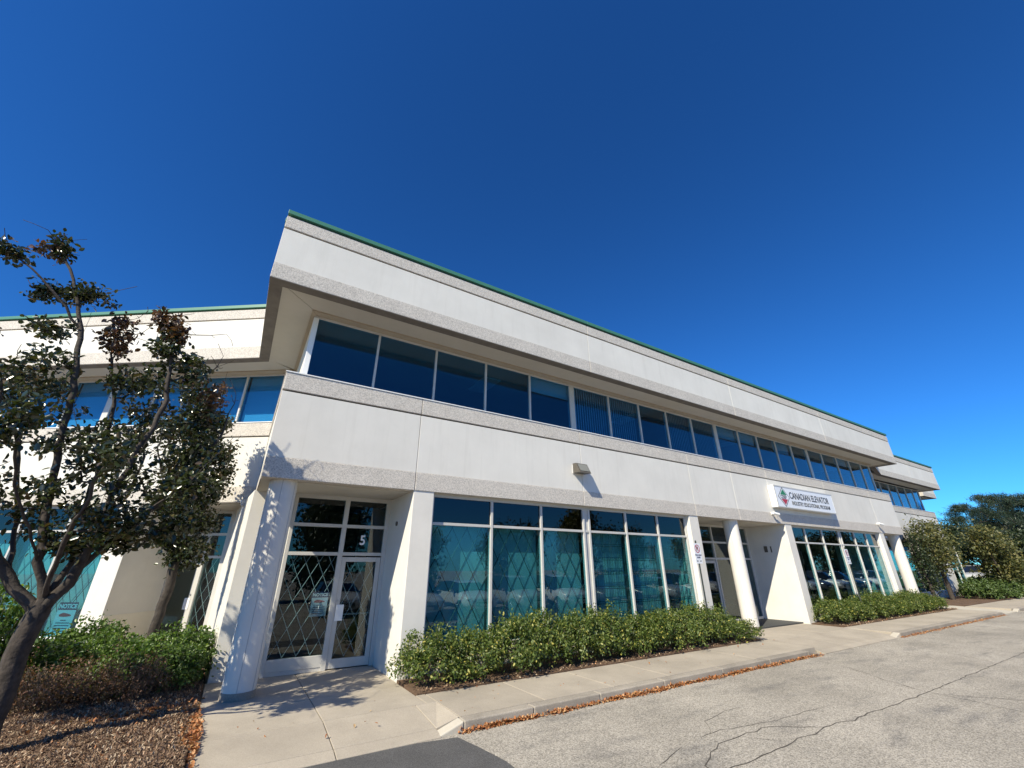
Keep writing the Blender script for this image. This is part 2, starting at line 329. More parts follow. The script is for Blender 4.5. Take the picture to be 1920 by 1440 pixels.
# kerb, a row of stones with tapered ends
kerb = empty('kerb'); tag(kerb, kind='structure')
def kstone(x0, x1, t0=0, t1=0, mat='kerb'):
    z0 = ZR+.02 if t0 else 0; z1 = ZR+.02 if t1 else 0
    MB().prism([(x0+.004,-2.60),(x1-.004,-2.60),(x1-.004,-2.405),(x0+.004,-2.405)], ZR-.2, [z0,z1,z1,z0]).build('kerb_stone', Mt[mat], kerb, bevel=.02, seg=3)
kstone(2.72,3.08,1,0,'pale'); kx = [3.08,4.25,5.6,7.2,9.0,10.8,12.55]
for a, b in zip(kx[:-1], kx[1:]): kstone(a, b)
kstone(12.55,13.15,0,1)
kstone(17.95,18.4,1,0,'pale')
kx = [18.4,20.2,22,23.8,25.6,27.4,29.2,30.3]
for a, b in zip(kx[:-1], kx[1:]): kstone(a, b)
kstone(30.3,30.8,0,1); kstone(32.9,33.4,1,0,'pale')
for a in range(0, 14): kstone(33.4+a*2, 35.4+a*2)
# planting soil
bed = empty('planting_bed'); tag(bed, kind='structure')
def soil(poly, z, name='soil'):
    return MB().prism(poly, -.3, z).build(name, Mt['soil'], bed)
soil([(2.96,-1.055),(13.3,-1.055),(13.3,.6),(2.96,.6)], .02); soil([(18.5,-1.055),(30.55,-1.055),(30.55,.6),(18.5,.6)], .02)
soil([(33.0,-.745),(60,-.745),(60,6),(33.0,6)], .02); soil([(30.6,1.21),(32.99,1.21),(32.99,3),(30.6,3)], .015)
# the mulched mound left of the entrance walk
nx, ny = 46, 46; vs = []; fs = []
for j in range(ny+1):
    for i in range(nx+1):
        x = -14+(14-.085)*i/nx; y = -5.0+13.5*j/ny
        h = .02+.10*math.exp(-((x+2.2)/1.8)**2)*math.exp(-((y-1.2)/2.4)**2)+.018*math.sin(x*5.1+y*2.3)*math.sin(y*3.7-x)
        h *= min(1, (-.085-x)/.35+.12)
        if y < -2.2: h -= (-2.2-y)*.05
        vs.append((x, y, h))
for j in range(ny):
    for i in range(nx): a = j*(nx+1)+i; fs.append((a, a+1, a+nx+2, a+nx+1))
mm = MB(); mm.add(vs, fs); mo = mm.build('mulch_mound', Mt['soil'], None, smooth=True); tag(mo, kind='structure')
lawn = MB().prism([(60,-2.4),(300,-2.4),(300,60),(60,60)], -.4, .03).build('lawn', Mt['grass']); tag(lawn, kind='structure')

# ------------------------------------------------------------------ office building
ZB, Z1, Z2, ZT = 3.492, 3.891, 5.27, 5.654
PS, P1, P2, PT = 7.344, 7.718, 8.674, 9.03
OV = .68
def spandrels(root, xs, end_l=False, end_r=False):
    for a, b in zip(xs[:-1], xs[1:]):
        a += .006; b -= .006
        p = MB().box(a, .016, Z1, b, .20, Z2-.035).build('spandrel_panel', Mt['panel'], root, bevel=.006)
        MB().box(a, 0, ZB, b, .20, Z1-.002).build('aggregate_band', Mt['agg'], p, bevel=.010)
        MB().box(a, 0, Z2, b, .20, ZT).build('aggregate_band', Mt['agg'], p, bevel=.010)
        MB().box(a, .055, Z2-.036, b, .19, Z2+.001).build('groove', Mt['groove'], p)
    MB().box(xs[0]+.02, .17, ZB+.02, xs[-1]-.02, .26, ZT-.01).build('backing', Mt['joint'], root)
    MB().box(xs[0]-.012, -.016, ZT, xs[-1]+.012, .44, ZT+.022).build('sill_flashing', Mt['white'], root)
def grow(poly, d):
    """offset a convex-ish ccw polygon outwards by d"""
    n = len(poly); out = []
    for i in range(n):
        p0, p1, p2 = Vector(poly[i-1]), Vector(poly[i]), Vector(poly[(i+1) % n])
        e1 = (p1-p0).normalized(); e2 = (p2-p1).normalized()
        n1 = Vector((e1.y, -e1.x)); n2 = Vector((e2.y, -e2.x)); bis = (n1+n2)
        bis = bis/(max(.3, bis.dot(n1)))
        out.append((p1.x+bis.x*d, p1.y+bis.y*d))
    return out
def shift(poly, idx, d):
    """move the outer edge (vertices idx) inwards by d along its own normal"""
    a, b = Vector(poly[idx[0]]), Vector(poly[idx[-1]]); e = (b-a).normalized(); n = Vector((-e.y, e.x))
    return [(p[0]+n.x*d, p[1]+n.y*d) if k in idx else p for k, p in enumerate(poly)]
def parapet_piece(root, poly, outer=(0, 1)):
    """outer: indices of the two vertices of the outer face"""
    body = shift(poly, outer, .014); gr = shift(poly, outer, .05); cop = shift(poly, outer, -.035)
    p = MB().prism(body, P1, P2-.034).build('parapet_panel', Mt['panel'], root, bevel=.006)
    MB().prism(poly, PS, P1-.002).build('aggregate_band', Mt['agg'], p, bevel=.010)
    MB().prism(poly, P2, PT-.05).build('aggregate_band', Mt['agg'], p, bevel=.010)
    MB().prism(gr, P2-.035, P2+.001).build('groove', Mt['groove'], p)
    MB().prism(gr, PT-.051, PT+.001).build('groove', Mt['groove'], p)
    MB().prism(cop, PT, PT+.104).build('coping', Mt['green'], p, bevel=.006)
    MB().prism(shift(poly, outer, .004), PS-.012, PS+.002).build('drip_edge', Mt['drip'], p)
    return p
def front_parapet(root, xs, y0=-OV, th=.25, cap=(0, 0)):
    for k, (a, b) in enumerate(zip(xs[:-1], xs[1:])):
        a2 = a+(.006 if k else 0); b2 = b-(.006 if k < len(xs)-2 else 0)
        parapet_piece(root, [(a2,y0),(b2,y0),(b2,y0+th),(a2,y0+th)])
def pane(root, x0, z0, x1, z1, y, mat='glassA'):
    return MB().box(x0, y, z0, x1, y+.008, z1).build('pane', Mt[mat], root)
def mull(root, x, z0, z1, y, wd=.05, dp=.10, mat='alu', out=.03):
    return MB().box(x-wd/2, y-out, z0, x+wd/2, y-out+dp, z1).build('mullion', Mt[mat], root, bevel=.004)
def rail(root, x0, x1, z0, z1, y, out=.028, dp=.096, mat='alu'):
    return MB().box(x0, y-out, z0, x1, y-out+dp, z1).build('rail', Mt[mat], root, bevel=.004)
def upper_glazing(root, x0, x1, mulls, wide, y=.45, blinds=None, glassm='glassU'):
    z0, z1 = ZT+.022, PS+.02
    win = MB().box(x0, y-.02, z0, x1, y+.06, z0+.045).build('window_sill_rail', Mt['darkalu'], root)
    rail(root, x0, x1, z1-.05, z1, y, .02)
    xs = [x0+.03]+sorted(mulls+wide)+[x1-.03]
    for m in mulls: mull(root, m, z0+.045, z1-.05, y, .05, .10, 'alu', .035)
    for m in wide: mull(root, m, z0+.045, z1-.05, y, .19, .12, 'alu', .025)
    mull(root, x0+.05, z0+.045, z1-.05, y, .11, .12, 'white', .03); mull(root, x1-.05, z0+.045, z1-.05, y, .10, .12, 'alu', .03)
    for i, (a, b) in enumerate(zip(xs[:-1], xs[1:])):
        pane(root, a, z0+.04, b, z1-.045, y+.01, glassm)
        k = blinds(i) if blinds else 0
        if k == 1:     # roller blind
            MB().box(a+.04, y+.13, z0+.03, b-.04, y+.135, z1).build('roller_blind', Mt['blind'], root)
        elif k == 2:   # vertical slat blind
            mb = MB(); n = int((b-a)/.10)
            for j in range(n):
                c = a+.08+j*.10; s = .042; q = .022
                mb.add([(c-s,y+.16-q,z0+.02),(c+s,y+.16+q,z0+.02),(c+s,y+.16+q,z1),(c-s,y+.16-q,z1)], [(0,1,2,3)])
            mb.build('vertical_blind', Mt['blind'], root)
        elif k == 3:   # half drawn
            h = random.uniform(.35, .6); MB().box(a+.04, y+.13, z1-h, b-.04, y+.135, z1).build('roller_blind', Mt['blind'], root)
def soffit(root, poly, z=7.40): return MB().prism(poly, z, z+.05).build('soffit_panel', Mt['soffit'], root)
def diamond(mb, x0, x1, z0, z1, y, px, pz, r=.007):
    """crossing diagonal bars clipped to a rectangle"""
    k = pz/px
    for sgn in (1, -1):
        c = -math.ceil((z1-z0)/pz)-1
        while True:
            xa = x0+c*px; 
            if xa > x1+((z1-z0)/k) + px: break
            # line x = xa + sgn*(z-z0)/k   (for sgn -1 start from the far side)
            pts = []
            sx = xa if sgn > 0 else xa
            ta = 0; tb = z1-z0
            f = lambda t: sx+sgn*t/k
            # clip in x
            lo, hi = 0, tb
            if sgn > 0: lo = max(lo, (x0-sx)*k); hi = min(hi, (x1-sx)*k)
            else: lo = max(lo, (sx-x1)*k); hi = min(hi, (sx-x0)*k)
            if hi-lo > .03: mb.bar((f(lo), y+(.006 if sgn > 0 else -.006), z0+lo), (f(hi), y+(.006 if sgn > 0 else -.006), z0+hi), r)
            c += 1
def gridbars(mb, x0, x1, z0, z1, y, px, pz, r=.007):
    x = x0+px*.5
    while x < x1: mb.bar((x, y, z0), (x, y, z1), r); mb.bar((min(x+.07, x1), y, z0), (min(x+.07, x1), y, z1), r*.8); x += px
    z = z0+pz*.6
    while z < z1: mb.bar((x0, y+.01, z), (x1, y+.01, z), r); mb.bar((x0, y+.01, z+.05), (x1, y+.01, z+.05), r*.8); z += pz
def column(root, x, y, r=.25, h=ZB+.05):
    mb = MB(); mb.tube([(x,y,.0),(x,y,h)], r, 40); o = mb.build('column', Mt['column'], root, smooth=True)
    es = o.modifiers.new('split', 'EDGE_SPLIT'); es.split_angle = R(50)
    MB().tube([(x,y,-.02),(x,y,.11)], r+.006, 40).build('column_base', Mt['kerb'], o, smooth=False)
    for a in (200, 262, 320, 80):
        q = R(a); cx, cy = x+math.cos(q)*r, y+math.sin(q)*r
        MB().bar((cx,cy,.11),(cx,cy,h-.06), .007).build('seam', Mt['joint'], o)
    return o

# ---- the long middle block
L = 30.72
mb_root = empty('office_building', (0, 0, 0)); tag(mb_root, 'long two-storey white concrete office block with door 5, round columns and green roof edge', 'building')
B = mb_root
spandrels(B, [0,2.96,7.86,12.81,15.35,17.87,22.8,27.8,L])
# left and right returns of the spandrel band
for x0, x1, ye in ((0,.20,3.95),(L-.20,L,2.2)):
    p = MB().box(x0 if x0 else .016, .206, Z1, x1 if x0 == 0 else x1-.016, ye, Z2-.035).build('spandrel_panel', Mt['panel'], B)
    for za, zb in ((ZB,Z1-.002),(Z2,ZT)): MB().box(x0, .206, za, x1, ye, zb).build('aggregate_band', Mt['agg'], p)
    MB().box(x0+.05, .206, Z2-.036, x1-.05, ye, Z2+.001).build('groove', Mt['groove'], p)
    MB().box(x0-.012, .45, ZT, x1+.012, ye, ZT+.02).build('sill_flashing', Mt['white'], p)
XL, XR = -.70, L+.62
front_parapet(B, [XL, 7.89, 15.4, 22.89, XR])
parapet_piece(B, [(XL,3.486),(XL,-OV+.253),(XL+.25,-OV+.253),(XL+.25,3.614)])
parapet_piece(B, [(XR,-OV+.253),(XR,1.9),(XR-.25,1.9),(XR-.25,-OV+.253)])
# soffit with mitred corners
yf = -OV+.25; xl = XL+.25; xr = XR-.25; yb = .24
jt = [8.02, 15.5, 23.0]
ed = [None]+jt+[None]
pts = [xl]+jt+[xr]
for i in range(4):
    a, b = pts[i], pts[i+1]
    la = (a+.005, a+.005) if i else (xl+.006, xl+.006+(yb-yf)); lb = (b-.005, b-.005) if i < 3 else (xr-.006, xr-.006-(yb-yf))
    soffit(B, [(la[0],yf),(lb[0],yf),(lb[1],yb),(la[1],yb)])
soffit(B, [(xl,yf+.012),(xl+(yb-yf),yb+.012),(xl+(yb-yf),3.95),(xl,3.62)])
soffit(B, [(xr-(yb-yf),yb+.012),(xr,yf+.012),(xr,2.6),(xr-(yb-yf),2.6)])
MB().prism([(xl+(yb-yf),yb),(xr-(yb-yf),yb),(xr-(yb-yf)-.22,yb+.24),(xl+(yb-yf)+.22,yb+.24)], PS+.02, 7.46).build('soffit_trim', Mt['tan'], B)
MB().prism([(xl+(yb-yf),yb+.02),(xl+(yb-yf)+.20,yb+.24),(xl+(yb-yf)+.20,4.0),(xl+(yb-yf),3.9)], PS+.02, 7.46).build('soffit_trim', Mt['tan'], B)
MB().box(xl, yf+.02, 7.47, xr, yb+.3, 7.52).build('soffit_backing', Mt['groove'], B)
def blindsB(i):
    return [0,0,0,0,3, 2,2,0,2,2, 3,3,0,3,0, 2,0,3,0,0,0][i % 21]
upper_glazing(B, .30, L-.10, [1.843,3.374,4.89,6.399,9.658,11.134,12.611,14.099,17.265,18.724,20.264,21.689,24.756,26.386,27.917,29.4], [8.037,15.65,23.22], blinds=blindsB)
MB().box(.30, .56, ZT, .42, 4.2, 7.45).build('side_wall', Mt['cream'], B)
MB().box(L-.12, .56, ZT, L-.1, 4.2, 7.45).build('side_pane', Mt['carglass'], B)
# structure behind: floors, back wall, roof, interior
MB().box(.25, 9.0, 0, L-.2, 9.3, 8.6).build('back_wall', Mt['cream'], B)
MB().box(.45, .56, 7.46, L-.3, 9.0, 7.54).build('ceiling', Mt['upperroom'], B)
for lx in (5.4, 12.0, 19.0): MB().box(lx, 1.5, 7.435, lx+.6, 2.7, 7.46).build('ceiling_light', Mt['lampwhite'], B)
MB().box(.45, 6.0, 5.6, L-.3, 6.1, 7.46).build('partition', Mt['upperroom'], B)
MB().box(.22, .27, 5.3, L-.22, 9.0, 5.40).build('upper_floor', Mt['room'], B)
MB().box(XL+.26, -OV+.26, 8.70, XR-.26, 9.3, 8.80).build('roof', Mt['joint'], B)
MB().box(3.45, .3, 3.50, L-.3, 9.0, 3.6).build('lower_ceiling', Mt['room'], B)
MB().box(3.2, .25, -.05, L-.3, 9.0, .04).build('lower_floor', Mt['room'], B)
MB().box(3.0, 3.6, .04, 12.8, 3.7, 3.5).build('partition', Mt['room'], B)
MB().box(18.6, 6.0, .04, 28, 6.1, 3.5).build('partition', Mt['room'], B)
# piers
def pier(root, x0, x1, y0, y1, z1=ZB+.01, mat='column'): return MB().box(x0, y0, -.1, x1, y1, z1).build('pier', Mt[mat], root, bevel=.012)
pier(B, 2.95, 3.43, .02, 1.9); pier(B, 12.40, 12.87, .02, 2.0); pier(B, 18.42, 18.92, .02, 2.4); pier(B, 27.55, 28.05, .02, 2.2)
column(B, .42, .38); column(B, 15.17, .33); column(B, 30.22, .33)
# ground-floor window walls
YG = .21; HZ0, HZ1 = 3.43, ZB
def winwall(root, x0, x1, singles, doubles, y=YG, sill=.40, lattice=None, blind=None, gl='glassA', tz=2.84):
    rail(root, x0, x1, HZ1-.075, HZ1+.004, y); rail(root, x0, x1, tz-.03, tz+.03, y, .03); rail(root, x0, x1, sill-.03, sill+.05, y, .05, .12, 'white')
    MB().box(x0, y-.04, -.1, x1, y+.12, sill-.03).build('base_wall', Mt['cream'], root)
    ms = [(x0, .07)]+[(m, .06) for m in singles]+[(x1, .07)]
    for m in doubles: ms += [(m-.10, .06), (m+.10, .06)]; MB().box(m-.07, y-.005, sill+.05, m+.07, y+.06, HZ1-.075).build('mullion_cover', Mt['alu'], root)
    ms.sort()
    for i, (m, wd) in enumerate(ms):
        mm_ = m+(wd/2 if i == 0 else -wd/2 if i == len(ms)-1 else 0)
        mull(root, mm_, sill+.05, HZ1-.075, y, wd, .12, 'alu', .04)
    edges = [m for m, _ in ms]; k = 0
    for a, b in zip(edges[:-1], edges[1:]):
        if b-a < .3: continue
        pane(root, a+.02, sill+.045, b-.02, tz-.025, y+.01, gl); pane(root, a+.02, tz+.025, b-.02, HZ1-.07, y+.01, 'glassT')
        kind = lattice[k] if lattice else None
        if kind:
            mb = MB(); (diamond(mb, a+.05, b-.05, sill+.06, tz-.04, y+.09, .375, .66, .0095) if kind == 'd' else gridbars(mb, a+.05, b-.05, sill+.06, tz-.04, y+.09, .30, .36, .009)); mb.build('lattice', Mt['darklattice'], root)
            MB().box(a-.015, y+.085, sill, a+.02, y+.235, tz).build('fin', Mt['room'], root)
            MB().box(a+.02, y+.085, tz-.02, b-.015, y+.235, tz+.01).build('fin', Mt['room'], root)
        if blind and blind[k]:
            u0, u1 = blind[k]; MB().box(a+(b-a)*u0, y+.24, sill, a+(b-a)*u1, y+.255, 2.86).build('window_blind', Mt['blind'], root)
        k += 1
winwall(B, 3.43, 12.40, [5.02,6.50,9.60,11.0], [8.05], lattice='dddggg', blind=[(0,1),(0,1),(0,1),(0,1),(0,1),None])
winwall(B, 18.92, 27.55, [20.25,21.75,24.95,26.25], [23.42])
# soffits of the two entrances
MB().box(.02, .27, ZB-.01, 2.95, 1.9, ZB+.06).build('entrance_soffit', Mt['soffit'], B); MB().box(12.87, .27, ZB-.01, 18.42, 2.4, ZB+.06).build('entrance_soffit', Mt['soffit'], B)
MB().box(28.05, .27, ZB-.01, L-.02, 2.3, ZB+.06).build('entrance_soffit', Mt['soffit'], B)
MB().box(28.05, 2.0, -.1, L-.02, 2.2, ZB).build('wall', Mt['cream'], B)
# splayed wall at the left corner, between this block and the left wing
MB().prism([(-.03,1.76),(.79,1.76),(.79,7.2),(-.40,6.9)], -.1, ZB+.005).build('corner_wall', Mt['column'], B)
# entrance of door 5
YD = 1.72
def door_leaf(root, x0, x1, y, z1=2.16, lat=True, handle_left=True, plate=True):
    d = empty('door', (0,0,0)); d.parent = root
    st = .095
    MB().box(x0, y-.025, .02, x0+st, y+.025, z1).build('stile', Mt['alu'], d, bevel=.004); MB().box(x1-st, y-.025, .02, x1, y+.025, z1).build('stile', Mt['alu'], d, bevel=.004)
    MB().box(x0+st, y-.024, .02, x1-st, y+.024, .19).build('bottom_rail', Mt['alu'], d, bevel=.004); MB().box(x0+st, y-.024, z1-.10, x1-st, y+.024, z1).build('top_rail', Mt['alu'], d, bevel=.004)
    MB().box(x0+st-.01, y-.004, .18, x1-st+.01, y+.004, z1-.09).build('door_pane', Mt['glassD'], d)
    if lat:
        mb = MB(); diamond(mb, x0+st+.01, x1-st-.01, .21, z1-.12, y+.035, .235, .47, .006); mb.build('lattice', Mt['lattice'], d)
    hx = x0+st*.5 if handle_left else x1-st*.5
    MB().tube([(hx,y-.026,1.28),(hx,y-.04,1.28)], .022, 12).build('lock_cylinder', Mt['rim'], d)
    if plate: MB().box(hx-.02, y-.034, .89, hx+.14, y-.027, 1.20).build('guard_plate', Mt['white'], d, bevel=.002)
    MB().tube([(hx+.02,y+.03,1.0),(hx+.02,y+.09,1.0),(x1-st,y+.09,1.0),(x1-st,y+.03,1.0)], .014, 8).build('push_bar', Mt['alu'], d)
    return d
def frame(root, x0, z0, x1, z1, y=YD, dp=.1, out=.05): return MB().box(x0, y-out, z0, x1, y-out+dp, z1).build('frame', Mt['alu'], root, bevel=.004)
FX0, FM, FX1 = .79, 1.93, 2.95
frame(B, FX0, .0, FX0+.07, ZB); frame(B, FX1-.09, 0, FX1, ZB); frame(B, FM-.05, 0, FM+.05, ZB)
for za, zb in ((2.19,2.26),(2.79,2.86),(3.40,ZB)):
    frame(B, FX0+.07, za, FM-.05, zb, out=.047); frame(B, FM+.05, za, FX1-.09, zb, out=.047)
frame(B, FX0+.07, .07, FM-.05, .28, out=.04); frame(B, FX0+.07, .0, FM-.05, .07, out=.03)
for a, b in ((FX0+.05,FM-.03),(FM+.03,FX1-.07)):
    pane(B, a, 2.25, b, 2.80, YD, 'glassD'); pane(B, a, 2.85, b, 3.42, YD, 'glassD')
pane(B, FX0+.05, .27, FM-.03, 2.20, YD, 'glassD')
mb = MB(); diamond(mb, FX0+.08, FM-.06, .29, 2.18, YD+.04, .26, .50, .006); mb.build('lattice', Mt['lattice'], B)
door_leaf(B, FM+.055, FX1-.095, YD)
text('house_number', '5', .29, Mt['signface'], B, (2.31, YD-.055, 2.43), sx=.95, bold=.006)
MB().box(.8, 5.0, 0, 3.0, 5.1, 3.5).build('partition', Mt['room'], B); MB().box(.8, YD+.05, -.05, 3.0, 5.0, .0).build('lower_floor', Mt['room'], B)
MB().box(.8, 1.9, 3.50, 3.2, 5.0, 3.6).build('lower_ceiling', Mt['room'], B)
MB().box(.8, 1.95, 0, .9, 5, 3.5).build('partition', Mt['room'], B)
# entrance of unit 1
E0, E1 = 12.87, 18.42; YE = 1.72
for x in (E0+.035, 13.75, 14.85, 15.95, 17.1, 18.385): frame(B, x-.035, 0, x+.035, ZB, YE)
ex = [E0+.07, 13.715, 13.785, 14.815, 14.885, 15.915, 15.985, 17.065, 17.135, 18.35]
for i in range(0, 10, 2):
    a, b = ex[i], ex[i+1]
    for za, zb in ((2.19,2.26),(2.79,2.86),(3.41,ZB)): frame(B, a, za, b, zb, YE, out=.047)
    pane(B, a-.01, 2.25, b+.01, 2.80, YE, 'glassD'); pane(B, a-.01, 2.85, b+.01, 3.42, YE, 'glassD')
    if i == 4: door_leaf(B, a+.003, b-.003, YE, lat=False, plate=False)
    else:
        frame(B, a, 0, b, .12, YE, out=.047); pane(B, a-.01, .115, b+.01, 2.2, YE, 'glassD')
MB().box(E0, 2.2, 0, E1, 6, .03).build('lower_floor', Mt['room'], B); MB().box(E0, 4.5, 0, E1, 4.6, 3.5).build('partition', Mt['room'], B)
MB().box(18.40, .93, 2.47, 18.42, 1.06, 2.70).build('number_plaque', Mt['fixture'], B)
text('house_number', '1', .30, Mt['fixture'], B, (18.41, .86, 2.47), rot=(R(90), 0, R(-90)), bold=.012)
MB().tube([(2.95,.99,2.87),(2.925,.99,2.87)], .05, 14).build('bell_push', Mt['fixture'], B)

# ---- left wing, receding from the corner
TH = 36.2
W = empty('office_wing', (0, 3.83, 0), R(-TH)); tag(W, 'sunlit office wing set back behind the two pear trees, angled away from the long block', 'building')
spandrels(W, [-16.0,-12.6,-8.4,-4.2,0.0])
for a, b in ((-16.6,-12.0),(-12.0,-6.2)): parapet_piece(W, [(a+.006,-.69),(b-.006,-.69),(b-.006,-.44),(a+.006,-.44)])
parapet_piece(W, [(-6.194,-.69),(-.362,-.69),(-.237,-.44),(-6.194,-.44)])
soffit(W, [(-16.4,-.44),(-.24,-.44),(.02,.22),(-16.4,.22)], 7.405)
MB().prism([(-16.4,.22),(.03,.22),(.20,.46),(-16.4,.46)], PS+.024, 7.45).build('soffit_trim', Mt['tan'], W)
upper_glazing(W, -16.0, .02, [-1.44,-2.88,-4.32,-7.1,-8.58,-10.0,-12.8,-14.3], [-5.72,-11.4], blinds=lambda i: 1)
MB().box(-16.4, -.42, 8.60, -.6, 3.0, 8.66).build('roof', Mt['joint'], W)
MB().box(-16.0, 3.0, 0, -2.2, 3.2, 8.6).build('back_wall', Mt['cream'], W)
MB().box(-16.0, .58, 7.46, -1.0, 3.0, 7.5).build('ceiling', Mt['room'], W); MB().box(-16, .27, 5.3, -1.2, 3.0, 5.4).build('upper_floor', Mt['room'], W)
MB().box(-16.1, .3, 0, -16, 3, 8.6).build('side_wall', Mt['cream'], W)
pier(W, -3.66, -3.08, .02, 1.62)
MB().box(-3.66, .05, -.1, -3.055, .06+1.5, .9).build('pier_plinth', Mt['cream'], W)
winwall(W, -15.9, -3.66, [-5.1,-6.5,-9.3,-10.7,-13.5,-14.8], [-7.9,-12.1], lattice='dddddddddd', blind=[(0,1)]*12)
MB().box(-3.08, .27, ZB-.012, .35, 2.3, ZB+.05).build('entrance_soffit', Mt['soffit'], W)
MB().box(-16, .4, 3.5, -3.1, 3.0, 3.6).build('lower_ceiling', Mt['room'], W); MB().box(-16, .3, -.05, -3.1, 3, .04).build('lower_floor', Mt['room'], W)
YW = 1.55
for a, b in ((-3.08,-3.0),(-2.18,-2.10),(-1.62,-1.45)): frame(W, a, 0, b, ZB, YW)
for za, zb in ((2.19,2.26),(2.79,2.86),(3.40,ZB-.01)):
    frame(W, -3.0, za, -2.18, zb, YW, out=.047); frame(W, -2.10, za, -1.62, zb, YW, out=.047)
door_leaf(W, -2.998, -2.182, YW, lat=False, handle_left=False, plate=False)
MB().box(-2.36, YW-.036, .92, -2.20, YW-.03, 1.20).build('guard_plate', Mt['white'], W, bevel=.002)
for za, zb in ((.1,2.2),(2.25,2.8),(2.85,3.41)):
    pane(W, -2.12, za, -1.6, zb, YW, 'glassD')
    if za > 1: pane(W, -3.01, za, -2.16, zb, YW, 'glassD')
mb = MB(); diamond(mb, -2.09, -1.63, .12, 2.18, YW+.04, .235, .47, .006); mb.build('lattice', Mt['lattice'], W)
MB().box(-3.1, 2.95, 0, -1.0, 3.0, 3.5).build('partition', Mt['room'], W)

# ---- right-hand bays
def rightbay(loc, length, label, chamfer):
    r = empty('office_wing', loc); tag(r, label, 'building')
    spandrels(r, [0, length/3, length*2/3, length])
    MB().box(length-.2, .21, ZB, length, 6, ZT).build('side_panel', Mt['panel'], r)
    front_parapet(r, [3.2, 3.2+(length-2.5)/2, length+.70], -.69)
    parapet_piece(r, [(length+.70,-.437),(length+.70,6),(length+.45,6),(length+.45,-.437)])
    if chamfer: parapet_piece(r, [(.35,-1.37),(3.19,-.69),(3.19,-.44),(.35,-1.1)])
    soffit(r, [(.3,-.44),(length+.45,-.44),(length+.45,.3),(.3,.3)]); soffit(r, [(length-.2,.302),(length+.45,.302),(length+.45,6),(length-.2,6)])
    upper_glazing(r, .2, length-.2, [length*k/9 for k in (1,2,3,4,5,6,7,8)], [], blinds=lambda i: 2 if i % 3 else 0)
    MB().box(length-.21, .52, ZT, length-.2, 6, 7.42).build('side_pane', Mt['glassU'], r)
    MB().box(.2, 6, 0, length-.2, 6.3, 8.7).build('back_wall', Mt['cream'], r); MB().box(.2, -.4, 8.7, length+.4, 6.2, 8.78).build('roof', Mt['joint'], r)
    MB().box(.3, .58, 7.46, length-.3, 6, 7.52).build('ceiling', Mt['room'], r); MB().box(.2, .28, 5.3, length-.22, 6, 5.4).build('upper_floor', Mt['room'], r)
    winwall(r, 1.0, length-3, [2.4,3.8,5.2,6.6,8.0,9.4], [])
    MB().box(length-3, .2, -.1, length-.3, .5, ZB).build('wall', Mt['panel'], r); MB().box(0, .25, -.1, 1, .5, ZB).build('wall', Mt['panel'], r)
    MB().box(.4, 4, 0, length-.5, 4.1, 3.5).build('partition', Mt['room'], r); MB().box(.4, .4, 3.5, length-.4, 6, 3.6).build('lower_ceiling', Mt['room'], r)
    return r
rightbay((31.05, 1.74, 0), 13.6, 'white office bay beyond the sign end of the long block, behind the leaning crab tree', True)
rightbay((44.9, 3.5, 0), 5.6, 'last white office bay peeping out past the end of the row', False)

# ------------------------------------------------------------------ things fixed to the building
# illuminated sign box
S = empty('wall_sign', (17.75, 0, 4.10)); tag(S, 'white sign box reading Canadian Elevator over the right-hand windows', 'sign')
sw, sh, sd = 4.95, .86, .25
MB().box(0, -sd+.012, 0, sw, -.002, sh).build('cabinet', Mt['white'], S, bevel=.006)
fr = MB(); fr.box(0,-sd-.006,0,sw,-sd+.012,.03); fr.box(0,-sd-.006,sh-.05,sw,-sd+.012,sh); fr.box(0,-sd-.006,.031,.045,-sd+.012,sh-.051); fr.box(sw-.045,-sd-.006,.031,sw,-sd+.012,sh-.051)
fr.build('retainer', Mt['alu'], S)
face = MB().box(.045, -sd+.003, .03, sw-.045, -sd+.011, sh-.05).build('sign_face', Mt['signface'], S)
fy = -sd-.001
def flat(name, pts, mat, par, y): return MB().prism([(0,0)],0,0) if 0 else MB().add([(p[0],y,p[1]) for p in pts]+[(p[0],y+.003,p[1]) for p in pts], [tuple(range(len(pts))), tuple(range(2*len(pts)-1,len(pts)-1,-1))]+[(i,len(pts)+i,len(pts)+(i+1)%len(pts),(i+1)%len(pts)) for i in range(len(pts))]).build(name, Mt[mat], par)
cx, cz, hw, hh = .62, .42, .44, .39
def dia(k): return [(cx-hw*k,cz),(cx,cz-hh*k),(cx+hw*k,cz),(cx,cz+hh*k)]
flat('emblem_outline', dia(1), 'ink', S, fy); flat('emblem_ground', dia(.90), 'signface', S, fy-.002)
flat('emblem_green', [(cx-.25,cz+.085),(cx+.25,cz+.085),(cx,cz+.31)], 'signgreen', S, fy-.004)
flat('emblem_red', [(cx-.25,cz-.085),(cx,cz-.31),(cx+.25,cz-.085)], 'red', S, fy-.004)
text('emblem_lettering', 'CEIEP', .19, Mt['ink'], S, (cx-.27, fy-.006, cz-.065), sx=.98, bold=.002)
text('lettering', 'CANADIAN ELEVATOR', .37, Mt['ink'], S, (1.08, fy-.001, .40), sx=.885, bold=.005)
text('lettering', 'INDUSTRY EDUCATIONAL PROGRAM', .225, Mt['ink'], S, (1.16, fy-.001, .145), sx=.86, bold=.002)
